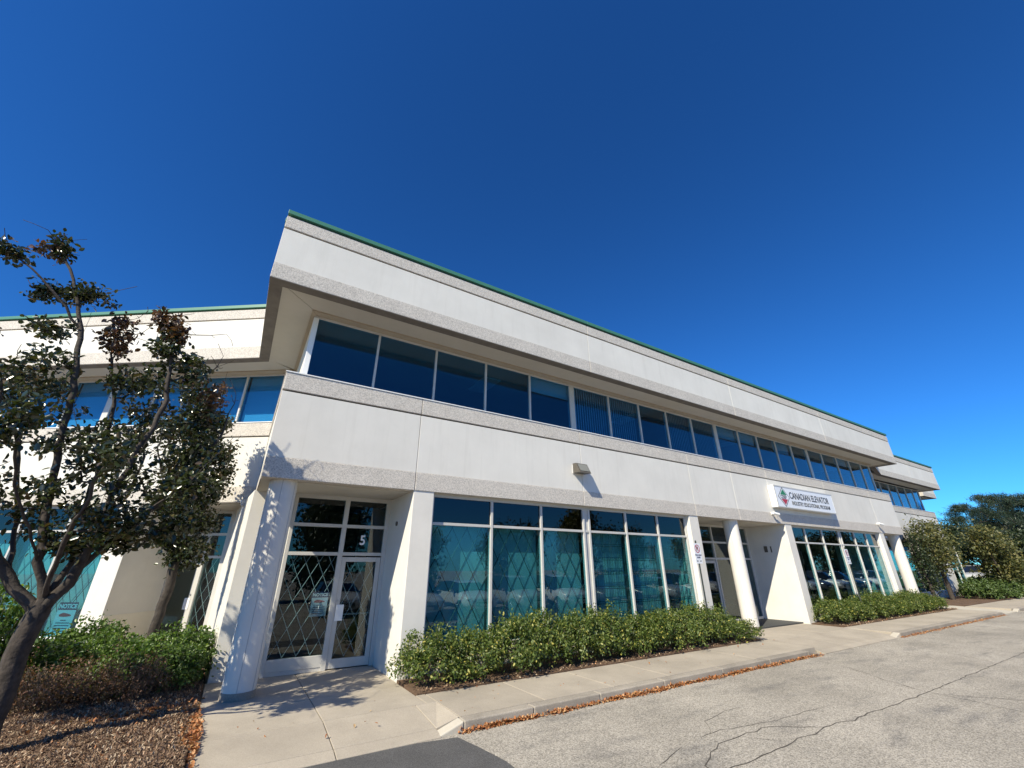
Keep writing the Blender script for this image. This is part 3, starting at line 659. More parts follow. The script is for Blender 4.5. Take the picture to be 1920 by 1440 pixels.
# wall-pack light
F = empty('wall_light', (7.52, 0, 4.36)); tag(F, 'boxy bronze floodlight on the panel joint above the lattice windows', 'wall light')
MB().section([(-.06,0),(-.30,-.02),(-.27,.03),(-.14,.27),(-.005,.28),(-.005,-.0)], 0, .42).build('housing', Mt['fixture'], F, bevel=.008)
MB().add([(.04,-.283,.035),(.38,-.283,.035),(.38,-.165,.245),(.04,-.165,.245)], [(0,1,2,3)]).build('lens', Mt['lens'], F)
MB().box(-.02, -.008, .0, .1, 0, .24).build('back_plate', Mt['white'], F)
# security cameras
def camera_thing(loc, label, rz=0):
    c = empty('security_camera', loc, rz); tag(c, label, 'camera', None)
    MB().box(-.06, -.03, -.05, .06, 0, .05).build('mount_plate', Mt['lampwhite'], c, bevel=.006)
    MB().tube([(0,-.02,0),(0,-.10,-.02)], .022, 10).build('arm', Mt['lampwhite'], c)
    MB().tube([(-.10,-.11,0),(.16,-.19,-.05)], .05, 14).build('housing', Mt['lampwhite'], c, bevel=.006)
    MB().tube([(.16,-.19,-.05),(.165,-.1915,-.051)], .038, 14).build('lens', Mt['black'], c)
    return c
camera_thing((17.6, 0, 3.86), 'white bullet security camera tucked under the sign box corner')
camera_thing((27.6, 0, 3.93), 'white bullet security camera over the last window pier')
q = empty('dome_camera', (-.18, 3.6, 3.40)); tag(q, 'white dome camera under the wing entrance soffit beside the corner wall', 'camera')
MB().tube([(0,0,.09),(0,0,.02)], .085, 20).build('base', Mt['lampwhite'], q, smooth=False)
dm = MB(); dm.tube([(0,0,.02),(0,0,-.02),(0,0,-.05),(0,0,-.07)], [.075,.068,.045,.01], 18); dm.build('dome', Mt['lampwhite'], q, smooth=True)
# no-parking sign posts
def parking_sign(x, y, label):
    p = empty('no_parking_sign', (x, y, 0)); tag(p, label, 'sign')
    MB().box(-.022, -.012, -.1, .022, .012, 2.66).build('post', Mt['post'], p)
    pl = MB().box(-.155, -.018, 2.02, .155, -.0125, 2.58).build('plate', Mt['signface'], p, bevel=.02)
    ring = MB(); n = 28
    for i in range(n):
        a, b = 2*math.pi*i/n, 2*math.pi*(i+1)/n
        ring.add([(.115*math.cos(a),-.021,2.43+.115*math.sin(a)),(.115*math.cos(b),-.021,2.43+.115*math.sin(b)),(.093*math.cos(b),-.021,2.43+.093*math.sin(b)),(.093*math.cos(a),-.021,2.43+.093*math.sin(a))], [(0,3,2,1)])
    c = .073; d = .008; ring.add([(-c-d,-.022,2.43+c-d),(-c+d,-.022,2.43+c+d),(c+d,-.022,2.43-c+d),(c-d,-.022,2.43-c-d)], [(0,3,2,1)])
    ring.build('red_ring', Mt['red'], pl)
    text('letter', 'P', .17, Mt['ink'], pl, (-.05, -.0195, 2.37), bold=.004)
    text('lettering', 'TOW AWAY', .052, Mt['navy'], pl, (0, -.0195, 2.235), align='CENTER', bold=.002); text('lettering', 'ZONE', .055, Mt['navy'], pl, (0, -.0195, 2.17), align='CENTER', bold=.002)
    for s in (-1, 1):
        MB().add([(s*.115,-.0195,2.09),(s*.075,-.0195,2.115),(s*.075,-.0195,2.10),(s*.03,-.0195,2.10),(s*.03,-.0195,2.08),(s*.075,-.0195,2.08),(s*.075,-.0195,2.065)], [(0,1,2,3,4,5,6) if s < 0 else (6,5,4,3,2,1,0)]).build('arrow', Mt['ink'], pl)
parking_sign(11.62, -.62, 'no-parking sign on a thin post in the hedge by the narrow white pier'); parking_sign(21.35, -.66, 'no-parking sign on a post in front of the cars\' reflections under the sign box')
# notices behind glass
def notice(loc, label, parent_rot=0, sc_=1.0):
    n = empty('notice', loc, parent_rot); n.scale = (sc_,)*3; tag(n, label, 'notice')
    MB().box(0, -.003, 0, .33, 0, .47).build('sheet', Mt['paper'], n)
    MB().box(.0, -.005, .36, .33, -.003, .47).build('header', Mt['navy'], n)
    text('lettering', 'NOTICE', .085, Mt['signface'], n, (.165, -.0055, .385), align='CENTER', bold=.003, extrude=.0005)
    MB().prism([(0,0)],0,0) if 0 else None
    e = MB(); e.tube([(.06,-.004,.28),(.12,-.004,.29),(.20,-.004,.285),(.27,-.004,.28)], [.015,.03,.024,.008], 8); o = e.build('picture', Mt['red'], n); o.scale = (1,.1,1); o.location = (0,-.004,0)
    for i, wd in enumerate((.10,.24,.26,.22,.24)):
        MB().box(.165-wd/2, -.004, .205-i*.038, .165+wd/2, -.003, .217-i*.038).build('text_line', Mt['navy'], n)
notice((1.50, YD+.028, .99), 'NOTICE poster behind the side glass left of door 5')
wl = Matrix.Translation((0,3.83,0)) @ Matrix.Rotation(R(-TH), 4, 'Z')
lp = wl @ Vector((-4.55, YG+.06, .47)); notice(tuple(lp), 'large NOTICE poster low in the wing window beside the cream pier', R(-TH), 1.5)

# ------------------------------------------------------------------ vegetation
def leaf_mesh(name, pos, size, mat, nrm=None, aspect=.62, fold=.18, updir=.35, needle=False):
    """many small folded leaves; pos (n,3)"""
    n = len(pos)
    d = rng.normal(size=(n, 3)); d[:, 2] -= .15; d /= np.linalg.norm(d, axis=1)[:, None]
    u = rng.normal(size=(n, 3)); u[:, 2] += updir*3
    if nrm is not None: u += nrm*1.2
    u -= d*(u*d).sum(1)[:, None]; u /= np.linalg.norm(u, axis=1)[:, None]+1e-9
    s = np.cross(d, u); ln = size*rng.uniform(.6, 1.25, n)[:, None]; wd = ln*aspect*.5
    if needle:
        V = np.stack([pos-s*wd*.5, pos+s*wd*.5, pos+d*ln+s*wd*.15, pos+d*ln-s*wd*.15], 1).reshape(-1, 3); k = 4
        F = (np.arange(n)[:, None]*4+np.array([0,1,2,3])).reshape(-1); loops = F; starts = np.arange(n)*4; tot = np.full(n, 4)
    else:
        V = np.stack([pos, pos+d*ln*.32+s*wd*.9+u*ln*fold*.5, pos+d*ln*.68+s*wd*.8+u*ln*fold*.4, pos+d*ln-u*ln*.08,
                      pos+d*ln*.68-s*wd*.8+u*ln*fold*.4, pos+d*ln*.32-s*wd*.9+u*ln*fold*.5], 1).reshape(-1, 3)
        F = (np.arange(n)[:, None]*6+np.array([0,1,2,3, 0,3,4,5])).reshape(-1); loops = F; starts = np.arange(2*n)*4; tot = np.full(2*n, 4)
    me = bpy.data.meshes.new(name); me.vertices.add(len(V)); me.vertices.foreach_set('co', V.astype(np.float32).ravel())
    me.loops.add(len(loops)); me.loops.foreach_set('vertex_index', loops.astype(np.int32)); me.polygons.add(len(starts))
    me.polygons.foreach_set('loop_start', starts.astype(np.int32)); me.polygons.foreach_set('loop_total', tot.astype(np.int32))
    me.update(calc_edges=True); me.validate(); me.materials.append(mat)
    return me
def mesh_child(name, me, parent):
    o = bpy.data.objects.new(name, me); return link(o, parent)
def resample(pts, step):
    out = [np.array(pts[0], float)]
    for a, b in zip(pts[:-1], pts[1:]):
        a = np.array(a, float); b = np.array(b, float); n = max(1, int(np.linalg.norm(b-a)/step))
        for i in range(1, n+1): out.append(a+(b-a)*i/n)
    return out
class Skel:
    def __init__(s): s.p = []; s.par = []
    def line(s, pts, start=None, step=.15, jit=.012):
        P = resample(pts, step); prev = start; ids = []
        for i, q in enumerate(P):
            if i == 0 and start is not None: continue
            s.p.append(q+rng.normal(0, jit, 3)*(0 if i == 0 else 1)); s.par.append(-1 if prev is None else prev); prev = len(s.p)-1; ids.append(prev)
        return ids
    def near(s, q, below=.5):
        P = np.array(s.p); d = P-q; c = np.linalg.norm(d, axis=1)+below*np.maximum(0, d[:, 2]+.05)*2
        return int(np.argmin(c))
    def limb(s, pts): return s.line([s.p[s.near(np.array(pts[0]), 0)]]+[np.array(x, float) for x in pts[1:]], s.near(np.array(pts[0]), 0))
    def tip(s, q, sag=.12):
        q = np.array(q, float); i = s.near(q); a = s.p[i]; L_ = np.linalg.norm(q-a)
        if L_ < .05: return i
        m = a*.45+q*.55+rng.normal(0, .055*L_, 3); m[2] -= sag*L_*.5
        return s.line([a, m, q], i, .13, .01)[-1]
    def radii(s, tipr=.0035, ex=2.05):
        r = np.zeros(len(s.p)); ch = [[] for _ in s.p]
        for i, p in enumerate(s.par):
            if p >= 0: ch[p].append(i)
        for i in range(len(s.p)-1, -1, -1):
            r[i] = tipr if not ch[i] else sum(r[c]**ex for c in ch[i])**(1/ex)
        return r, ch
    def mesh(s, name, mat, tipr=.0035, rmax=None, n=6, ex=2.05):
        r, ch = s.radii(tipr, ex)
        if rmax: r = r*np.where(r > 0, 1, 1); k = rmax/r.max(); r = tipr+(r-tipr)*(rmax-tipr)/(r.max()-tipr)
        mb = MB(); done = set(); starts = [(0, None)]
        stack = [0]; roots = [(i, -1) for i, p in enumerate(s.par) if p < 0]; todo = list(roots)
        while todo:
            i, p = todo.pop(); pts = []; rad = []
            if p >= 0: pts.append(tuple(s.p[p])); rad.append(float(min(r[p], r[i]*1.25)))
            cur = i
            while True:
                pts.append(tuple(s.p[cur])); rad.append(float(r[cur]))
                if not ch[cur]: break
                cs = sorted(ch[cur], key=lambda c: -r[c])
                for c in cs[1:]: todo.append((c, cur))
                cur = cs[0]
            if len(pts) > 1: mb.tube(pts, rad, n if max(rad) > .012 else 4, cap=False)
        return mb.mesh(name, mat, True)
def ball(n, c, r, shell=.0):
    d = rng.normal(size=(n, 3)); d /= np.linalg.norm(d, axis=1)[:, None]
    rad = (shell+(1-shell)*rng.uniform(0, 1, n)**(1/2.2))[:, None]
    return np.array(c)+d*rad*np.array(r)
def tree(name, base, label, trunk, limbs, clumps, bare, trunk_r, leaf=.062, leafmats=('pear',), per=26, sig=.075, group=None):
    t = empty(name, base); tag(t, label, 'tree', group)
    sk = Skel(); sk.line(trunk, step=.15, jit=.006)
    for l in limbs: sk.limb(l)
    tips = []
    for c, r, n, mi in clumps:
        P = ball(n, c, r); tips += [(p, mi) for p in P]
    tips.sort(key=lambda x: np.linalg.norm(x[0]-sk.p[sk.near(x[0])]))
    lp = {}
    for p, mi in tips:
        i = sk.tip(p)
        lp.setdefault(mi, []).append(p)
        pr_ = sk.par[i]
        if pr_ >= 0: lp[mi].append(sk.p[pr_])
    for p in bare: sk.tip(np.array(p, float), .05)
    tr = mesh_child('trunk', sk.mesh('trunk', Mt['bark'], .0038, trunk_r), t)
    for mi, P in lp.items():
        P = np.array(P); k = rng.poisson(per, len(P)); Q = np.repeat(P, k, 0)+rng.normal(0, sig, (k.sum(), 3))
        mesh_child('crown', leaf_mesh('crown', Q, leaf, Mt[leafmats[mi]]), t)
    return t
# --- two pears at the left; coordinates relative to their bases
A = lambda *p: tuple(p)
pear1_limbs = [
 [(0,0,1.40),(-.30,.05,1.72),(-.75,.15,2.3),(-1.1,.1,3.2),(-1.3,.2,4.2),(-1.75,.0,5.2)],
 [(0,0,1.55),(-.15,-.10,2.0),(-.35,-.1,3.0),(-.50,-.2,4.2),(-.75,-.1,5.2),(-1.05,0,5.9),(-1.45,.1,6.6)],
 [(0,0,1.55),(.10,.15,2.0),(.0,.2,3.0),(-.15,.25,4.2),(-.45,.3,5.1)],
 [(0,0,1.45),(.20,-.05,1.75),(.30,-.1,2.4),(.35,-.2,3.2),(.5,-.1,4.2),(.35,.0,5.1)],
 [(.25,-.05,1.9),(.6,.1,2.5),(1.0,.2,3.2),(1.30,.25,4.0),(1.35,.2,4.7)],
 [(.3,-.1,2.2),(.75,-.35,2.6),(1.15,-.5,3.1),(1.45,-.5,3.6)],
 [(-.5,.1,2.0),(-1.1,-.3,2.5),(-1.7,-.3,3.2),(-2.1,-.2,4.2)],
 [(-.75,-.1,5.2),(-1.1,-.2,5.6),(-1.75,-.2,6.15)],
 [(-1.1,.1,3.2),(-1.5,.2,4.3),(-2.0,.2,5.3),(-2.3,.2,6.0)],
 [(0,0,1.6),(.1,-.5,2.1),(.3,-1.0,2.7),(.35,-1.3,3.2)],
 [(-.2,-.1,2.0),(-.4,-.7,2.7),(-.5,-1.2,3.4)],
 [(.1,.1,1.8),(.3,.6,2.6),(.3,.9,3.6),(.1,1.0,4.6)],
 [(-.3,0,1.9),(-.8,.6,2.8),(-1.2,.9,3.8),(-1.4,.9,4.8)],
]
pear1_clumps = [
 ((-1.42,.1,6.60),(.17,.18,.14),12,0), ((-1.80,-.2,6.12),(.24,.18,.11),11,0), ((-1.55,.0,6.42),(.18,.12,.06),4,1), ((-.90,.05,5.82),(.32,.25,.13),20,0), ((-1.38,.1,5.72),(.22,.2,.16),11,0),
 ((-1.1,.1,5.25),(.25,.3,.25),12,0), ((-2.15,.1,4.9),(.55,.4,.36),40,0), ((-1.85,.0,4.1),(.5,.5,.42),42,0), ((-.95,-.1,4.5),(.38,.4,.36),24,0), ((-2.6,.0,3.6),(.5,.5,.5),30,0), ((-2.4,0,2.8),(.5,.5,.4),26,0),
 ((-.38,.2,5.35),(.22,.25,.38),22,1), ((.05,.0,5.75),(.13,.15,.20),8,1), ((.32,.0,5.55),(.16,.2,.30),15,1), ((.2,.0,5.15),(.25,.25,.28),17,0), ((.05,.1,4.6),(.40,.35,.35),26,0), ((.72,.0,4.9),(.22,.25,.42),22,0), ((.95,.15,4.15),(.28,.25,.32),18,0), ((.98,.1,4.5),(.14,.15,.2),7,1),
 ((-.55,0,3.7),(.55,.5,.42),19,0), ((.15,.1,3.7),(.40,.45,.40),17,0), ((.45,-.1,3.0),(.50,.5,.38),24,0), ((1.0,.15,3.55),(.40,.4,.40),36,0), ((1.12,-.35,3.0),(.30,.4,.28),22,0),
 ((-.4,-.1,2.7),(.55,.6,.36),30,0), ((-1.2,0,3.0),(.55,.5,.38),26,0), ((-1.3,-.1,2.3),(.5,.5,.3),30,0), ((.62,-.2,2.35),(.35,.4,.2),24,0), ((.1,0,2.25),(.35,.4,.20),20,0),
 ((.62,-.8,2.50),(.30,.30,.25),20,0), ((.15,-1.0,3.25),(.35,.3,.28),14,0), ((-.45,-1.35,3.4),(.3,.3,.3),18,0), ((.5,-1.35,3.15),(.25,.25,.22),14,0), ((1.1,-.5,2.45),(.25,.3,.2),15,0),
 ((.2,.9,4.2),(.4,.4,.5),26,0), ((-1.3,.9,4.3),(.5,.4,.5),28,0),
]
pear1_bare = [(.95,.1,5.75),(1.1,.1,5.55),(1.0,.2,5.35),(1.2,.1,5.3),(.9,0,5.5),(-2.35,.1,5.75),(-2.2,.1,6.2),(-2.6,.2,5.6),(-2.0,.3,5.9),(-1.6,.1,5.9),(1.05,.2,5.15),(1.2,.15,4.95),(.85,.1,5.3),(1.3,.0,4.6),(1.45,-.2,4.2),(1.5,-.4,3.8),(-.1,.1,5.5),(.3,.1,5.6),(-.6,.1,5.4)]
for k in range(150):
    q_ = random.choice(pear1_clumps)[0]; pear1_bare.append((q_[0]+random.gauss(0,.24), q_[1]+random.gauss(0,.24), q_[2]+random.uniform(.0,.32)))
tree('pear_tree', (-2.02,-1.0,0), 'gnarled sparse pear tree with many bare upright branches, rooted in the mulch', [(0,0,-.1),(.0,0,.5),(-.02,.01,1.0),(.02,0,1.6)], pear1_limbs, pear1_clumps, pear1_bare, .112, leaf=.085, leafmats=('pear','pear_rust'), per=11, sig=.058)
pear2_limbs = [[(0,0,1.7),(-.05,.0,2.4),(-.25,.05,3.2),(-.45,.1,4.2),(-.6,.1,5.2),(-.75,.1,6.2)],[(0,0,2.2),(.12,0,3.0),(.05,.05,4.0),(.0,.1,5.2),(-.1,.1,6.3)],
 [(-.05,0,2.4),(-.5,-.1,3.3),(-.9,-.1,4.4),(-1.05,0,5.4)],[(.05,0,2.6),(.3,.05,3.4),(.35,.1,4.3)]]
pear2_clumps = [((.15,0,2.25),(.40,.4,.28),24,0),((-.25,0,2.6),(.35,.4,.3),18,0),((.32,.05,2.85),(.25,.3,.25),14,0),((-.2,0,3.3),(.50,.5,.40),36,0),((.25,.05,3.7),(.35,.4,.4),26,0),((.45,.1,4.15),(.2,.2,.2),9,0),
 ((-.45,0,4.1),(.50,.5,.45),38,0),((.05,.05,4.5),(.45,.45,.40),34,0),((-.6,0,4.9),(.5,.45,.4),32,0),((-.05,.1,5.2),(.40,.4,.35),28,0),((-.55,.1,5.6),(.35,.35,.3),18,0),((-.2,.1,5.9),(.2,.2,.3),8,1),((-.75,.1,6.2),(.2,.2,.3),8,1)]
pear2_bare = [(.35,.1,5.4),(.55,.1,5.0),(.3,.1,5.9),(-.1,.1,6.6),(-1.0,.1,6.0),(.1,.1,6.2),(.6,.1,4.6)]
tree('pear_tree', (-1.16,3.0,0), 'compact dense pear tree with a slim straight trunk beside the wing entrance', [(0,0,-.1),(0,0,.9),(.03,0,1.7),(.03,0,2.3)], pear2_limbs, pear2_clumps, pear2_bare, .088, leaf=.088, leafmats=('pear','pear_rust'), per=22, sig=.078)

# --- shrubs
def shrub_meshes(nl, w_, h_, mat, stems=22, leaf=.042, skirt=.25, shell=.55):
    sk = Skel(); sk.p.append(np.array((0,0,-.02))); sk.par.append(-1)
    tipsP = []
    for i in range(stems):
        a = rng.uniform(0, 2*math.pi); r = w_*.5*math.sqrt(rng.uniform(.05, 1))*.85; h = h_*rng.uniform(.55, .98)*(1-.45*(r/(w_*.5))**2)
        b = np.array((math.cos(a)*r*.35, math.sin(a)*r*.35, 0)); q = np.array((math.cos(a)*r, math.sin(a)*r, h))
        sk.line([(0,0,-.02), b, (b+q)/2+rng.normal(0,.03,3), q], 0, .12, .012); tipsP.append(q)
    stem = sk.mesh('stems', Mt['twig'], .003, .02, 5)
    # leaves: clusters on the dome
    C_ = []
    for k in range(int(nl/28)):
        a = rng.uniform(0, 2*math.pi); ct = rng.uniform(skirt, 1) if rng.uniform() < .85 else rng.uniform(0, skirt)
        ph = math.acos(min(1, ct)) ; rr = rng.uniform(shell, 1.0)*(1+.10*math.sin(3*a+1)+.08*math.sin(7*a))
        C_.append((math.cos(a)*math.sin(ph)*w_*.5*rr*1.05, math.sin(a)*math.sin(ph)*w_*.5*rr*1.05, (.16+.84*math.cos(ph)*rr)*h_))
    C_ = np.array(C_); k = rng.poisson(28, len(C_)); P = np.repeat(C_, k, 0)+rng.normal(0, .060, (k.sum(), 3)); P[:, 2] = np.maximum(P[:, 2], .03)
    nr = P/np.array((w_*.5, w_*.5, h_)); nr /= np.linalg.norm(nr, axis=1)[:, None]+1e-6
    return stem, leaf_mesh('foliage', P, leaf, mat, nr)
def place_shrub(name, ms, loc, rz, s, label, group):
    o = empty(name, loc, rz); o.scale = s; tag(o, label, 'shrub', group)
    mesh_child('stems', ms[0], o); mesh_child('foliage', ms[1], o); return o
hv = [shrub_meshes(5000, 1.5, .98, Mt['shrub'], leaf=.062) for _ in range(5)]
x = 3.42; i = 0
while x < 13.0:
    hgt = .92+.12*math.sin(x*1.3)+.10*math.exp(-((x-7.4)/1.2)**2); hgt *= (.78 if x > 12.6 else 1)
    place_shrub('hedge_shrub', hv[(i*3) % 5], (x, -.50+random.uniform(-.06,.06), .02), random.uniform(0, 6.28), (.92*random.uniform(.88,1.12), .92*random.uniform(.85,1.05), hgt*random.uniform(.86,1.12)), 'leafy shrub ending the lattice-window hedge beside door 5\'s pier' if i == 0 else 'lower shrub ending the lattice-window hedge by the entrance column' if x > 12.1 else 'leafy green shrub in the hedge under the lattice windows', 'hedge shrubs under the lattice windows'); x += .86; i += 1
x = 19.15; i = 1
while x < 30.2:
    hgt = .88+.07*math.sin(x*1.7); hgt *= .75 if x > 29 else 1
    place_shrub('hedge_shrub', hv[(i*3) % 5], (x, -.46+random.uniform(-.08,.08), .02), random.uniform(0, 6.28), (.95*random.uniform(.88,1.1), .88*random.uniform(.85,1.05), hgt*random.uniform(.84,1.08)), 'leafy shrub ending the sign-box hedge beside the wide white pier' if i == 1 else 'low shrub ending the sign-box hedge by the pale walkway' if x > 29.2 else 'leafy green shrub in the hedge under the sign box', 'hedge shrubs under the sign box'); x += .95; i += 1
lv = [shrub_meshes(5200, 1.5, .95, Mt['shrub2'], leaf=.068) for _ in range(2)]
bv_ = shrub_meshes(3600, 1.3, .8, Mt['brownshrub'], stems=70, leaf=.035, shell=.3)
for (x, y, s, h) in ((-.55,2.25,1.0,.92),(-1.05,1.55,.95,.86),(-.62,1.45,.7,.72),(-1.65,2.5,.9,.84),(-2.5,2.1,1.1,.88),(-3.6,2.4,1.2,.95),(-2.2,3.6,1.0,1.0)):
    place_shrub('garden_shrub', lv[int(abs(x*7)) % 2], (x, y, .05), random.uniform(0, 6.28), (s, s, h), 'bright green bushy shrub in the mulch left of the entrance walk', 'green shrubs in the mulch')
for (x, y, s) in ((-1.45,.95,1.0),(-2.05,.75,.9),(-.95,.75,.7),(-2.8,1.0,1.0)):
    place_shrub('dry_shrub', bv_, (x, y, .05), random.uniform(0, 6.28), (s, s, .85), 'brown half-dry twiggy shrub at the front of the mulch', 'dry shrubs in the mulch')
# sucker foliage near the first pear's trunk
place_shrub('tall_shrub', lv[0], (-3.3, 1.6, .03), 1.0, (1.1, 1.1, 1.75), 'tall loose green shrub behind the gnarled pear trunk', None)

# --- trees at the far right
crab = [((-.9,-.3,3.2),(.9,.8,.9),40,0),((.3,-.2,3.6),(1.0,.9,.8),44,0),((-1.5,-.2,4.3),(.7,.6,.5),22,0),((.6,0,2.4),(1.2,1,.7),46,0),((-.6,-.3,2.2),(1.0,.9,.6),36,0),((1.6,0,3.1),(.8,.8,.7),30,0),((-2.0,-.1,3.4),(.6,.6,.7),22,0),((1.2,0,4.3),(.6,.5,.4),16,0)]
tree('crab_tree', (38.4,1.0,0), 'olive crab-apple tree leaning over the mulch before the second bay', [(0,0,-.1),(.02,0,.6),(.05,0,1.1)], [[(0,0,.9),(-.5,-.1,1.7),(-1.3,-.2,3.0),(-2.0,-.2,4.4)],[(0,0,1.0),(.3,0,1.9),(.5,0,3.2),(.9,0,4.6)],[(0,0,1.0),(.8,0,1.7),(1.6,0,2.8)]], crab, [(-2.6,-.2,4.9),(1.5,0,4.9),(-1,0,5.0)], .13, leaf=.15, leafmats=('olive',), per=9, sig=.19)
crab2 = [((0,0,2.6),(1.6,1.4,1.2),60,0),((.8,.2,3.8),(1.3,1.1,.9),44,0),((-1,0,3.6),(1.1,1,.9),36,0),((.2,0,1.4),(1.7,1.4,.8),50,0),((1.8,0,2.8),(1.1,1,1),34,0)]
tree('broad_tree', (46.5,-.1,0), 'broad olive-green bushy tree at the end of the office row', [(0,0,-.1),(0,0,.5),(.05,0,.9)], [[(0,0,.7),(-.8,0,1.8),(-1.3,0,3.4)],[(0,0,.8),(.4,0,2.4),(.7,0,4.2)],[(0,0,.8),(1.1,0,1.8),(2.0,0,3)]], crab2, [(0,0,5.0)], .16, leaf=.19, leafmats=('olive',), per=17, sig=.24)
tree('broad_tree', (55.0,-.6,0), 'second broad darker tree past the end of the row, below the pines', [(0,0,-.1),(0,0,.5),(.05,0,.9)], [[(0,0,.7),(-.8,0,1.8),(-1.3,0,3.2)],[(0,0,.8),(.4,0,2.2),(.7,0,3.6)]], crab2, [], .16, leaf=.2, leafmats=('dark',), per=18, sig=.26)
BT = bpy.data.objects[-1] if 0 else None
tree('dark_tree', (35.6,1.05,0), 'dark leafy tree pressed against the second bay\'s corner beyond the last column', [(0,0,-.1),(0,0,.5),(.02,0,1.2)], [[(0,0,1.0),(-.4,0,2.2),(-.6,.1,3.4)],[(0,0,1.0),(.3,0,2.4),(.5,0,3.8)]], [((-.4,0,2.4),(.7,.5,.9),34,0),((.4,0,2.0),(.8,.6,.8),34,0),((-.2,0,3.5),(.6,.5,.5),20,0),((.2,0,1.1),(.8,.6,.5),24,0)], [], .09, leaf=.12, leafmats=('dark',), per=11, sig=.17)
def pine(base, h, label):
    t = empty('pine_tree', base); tag(t, label, 'tree', None)
    sk = Skel(); sk.line([(0,0,-.2),(0,.05,h*.5),(.1,0,h)], step=.4, jit=.02); P = []
    z = h*.28
    while z < h:
        k = (z-h*.28)/(h*.72); rad = (3.3*(1-k)**.6+.6)
        for j in range(6):
            a = rng.uniform(0, 6.28); rr = rad*rng.uniform(.55, 1.1); q = np.array((math.cos(a)*rr, math.sin(a)*rr, z+rr*.22)); sk.tip(q, .3)
            n = int(28+rr*16)
            c = np.linspace(.35, 1, n)[:, None]*np.array((q[0], q[1], 0))+np.array((0,0,z))+np.linspace(.35, 1, n)[:, None]*np.array((0,0,rr*.22))
            P.append(c+rng.normal(0, 1, (n, 3))*np.array((.24,.24,.11)))
        z += h*.052
    mesh_child('trunk', sk.mesh('trunk', Mt['bark'], .012, .22), t)
    P = np.concatenate(P); P = np.repeat(P, 5, 0)+rng.normal(0, .07, (len(P)*5, 3))
    mesh_child('crown', leaf_mesh('crown', P, .34, Mt['needle'], aspect=.18, needle=True, updir=.1), t)
pine((64.0,1.7,0), 8.6, 'tall dark pine standing beyond the office row, left of its neighbour')
pine((60.0,-.75,0), 7.9, 'broad dark pine rising above the second broad tree'); pine((76.0,6.5,0), 9.0, 'farther pine half hidden behind the other pines'); pine((80,-1.4,0), 9.5, 'farthest pine by the edge of the lot')
jv = [shrub_meshes(5200, 2.4, .95, Mt['juniper'], leaf=.11) for _ in range(2)]
for i, (x, y, s) in enumerate(((41.2,.2,1.0),(43.6,.15,1.1),(46.2,-.05,1.15),(48.8,.1,1.2),(51.6,.0,1.25),(54.5,.1,1.3),(57.6,0,1.3),(50.2,1.6,1.3),(54,2.0,1.3),(61,.2,1.4),(45,1.5,1.1),(65,.6,1.5))):
    place_shrub('juniper_shrub', jv[i % 2], (x, y, .02), random.uniform(0, 6.28), (s, s, s*1.0), 'low spreading yellow-green juniper along the far sidewalk', 'junipers along the far sidewalk')

# --- fallen leaves and mulch chips (countless)
def scatter(name, pts, size, mat, label, flat_=True, asp=.7):
    me = leaf_mesh(name, pts, size, mat, None, asp, .12, 3.0 if flat_ else .5); o = bpy.data.objects.new(name, me); COL.objects.link(o); tag(o, label, 'leaves', kind='stuff'); return o
n = 9000; xx = 3.0+rng.beta(1.2, 1.5, n)*10.2; xx = xx[rng.uniform(0,1,n) < np.clip(.42+.26*np.sin(xx*2.1)+.22*np.sin(xx*5.3+1)+.2*np.sin(xx*11), .2, 1)]; n = len(xx); yy = -2.605-np.abs(rng.normal(0, .028, n))*(1+.5*np.sin(xx*3)); P = np.stack([xx, yy, np.full(n, ZR+.012)+rng.uniform(0, .03, n)*np.exp(-(-2.605-yy)/.05)], 1)
n2 = 1200; x2 = rng.uniform(18.3, 30.5, n2); P2_ = np.stack([x2, -2.605-np.abs(rng.normal(0,.05,n2)), np.full(n2, ZR+.015)], 1)
scatter('gutter_leaves', np.concatenate([P, P2_]), .045, Mt['fallen'], 'orange fallen leaves drifted along the foot of the kerb')
n = 1500; xx = rng.uniform(3.0, 13.3, n); yy = -1.04+np.abs(rng.normal(0, .16, n)); P = np.stack([xx, yy, np.full(n, .032)], 1)
xx = rng.uniform(18.5, 30.5, 1500); P = np.concatenate([P, np.stack([xx, -1.06+np.abs(rng.normal(0,.15,1500))-.03, np.full(1500, .032)], 1)])
scatter('hedge_litter', P, .04, Mt['chips'], 'dry leaf litter on the soil under the hedges')
n = 70000; xx = -.10-np.abs(rng.normal(0, 1.6, n)); yy = rng.uniform(-3.2, 2.6, n)
hz = .02+.10*np.exp(-((xx+2.2)/1.8)**2)*np.exp(-((yy-1.2)/2.4)**2)+.018*np.sin(xx*5.1+yy*2.3)*np.sin(yy*3.7-xx)
hz = hz*np.minimum(1, (-.085-xx)/.35+.12); hz = np.where(yy < -2.2, hz-(-2.2-yy)*.05, hz)
scatter('mulch_chips', np.stack([xx, yy, hz+.008], 1), .040, Mt['chips'], 'pale wood chips and dead leaves over the mulch left of the walk', asp=.36)
n = 700; xx = -.03-np.abs(rng.normal(0, .09, n)); yy = -1.2+rng.normal(0, .5, n)+.4*np.sin(xx*40); P = np.stack([xx+.03, yy, np.full(n, .03)], 1); P[:, 2] = np.where(yy < -1.55, .03-(-1.55-yy)*.1, .03)
scatter('edge_leaves', P, .05, Mt['fallen'], 'orange leaves gathered along the left edge of the entrance walk')
n = 900; a_ = rng.uniform(0, 6.28, n); r_ = np.abs(rng.normal(0, 1, n)); xx = -.9+np.cos(a_)*r_*.7-.25*np.sin(a_*3); yy = -.05+np.sin(a_)*r_*.25; k_ = xx < -.12; P = np.stack([xx, yy, np.full(n, .075)], 1)[k_]; scatter('mulch_leaves', P, .05, Mt['fallen'], 'patch of orange leaves on the mulch in front of the dry shrubs')
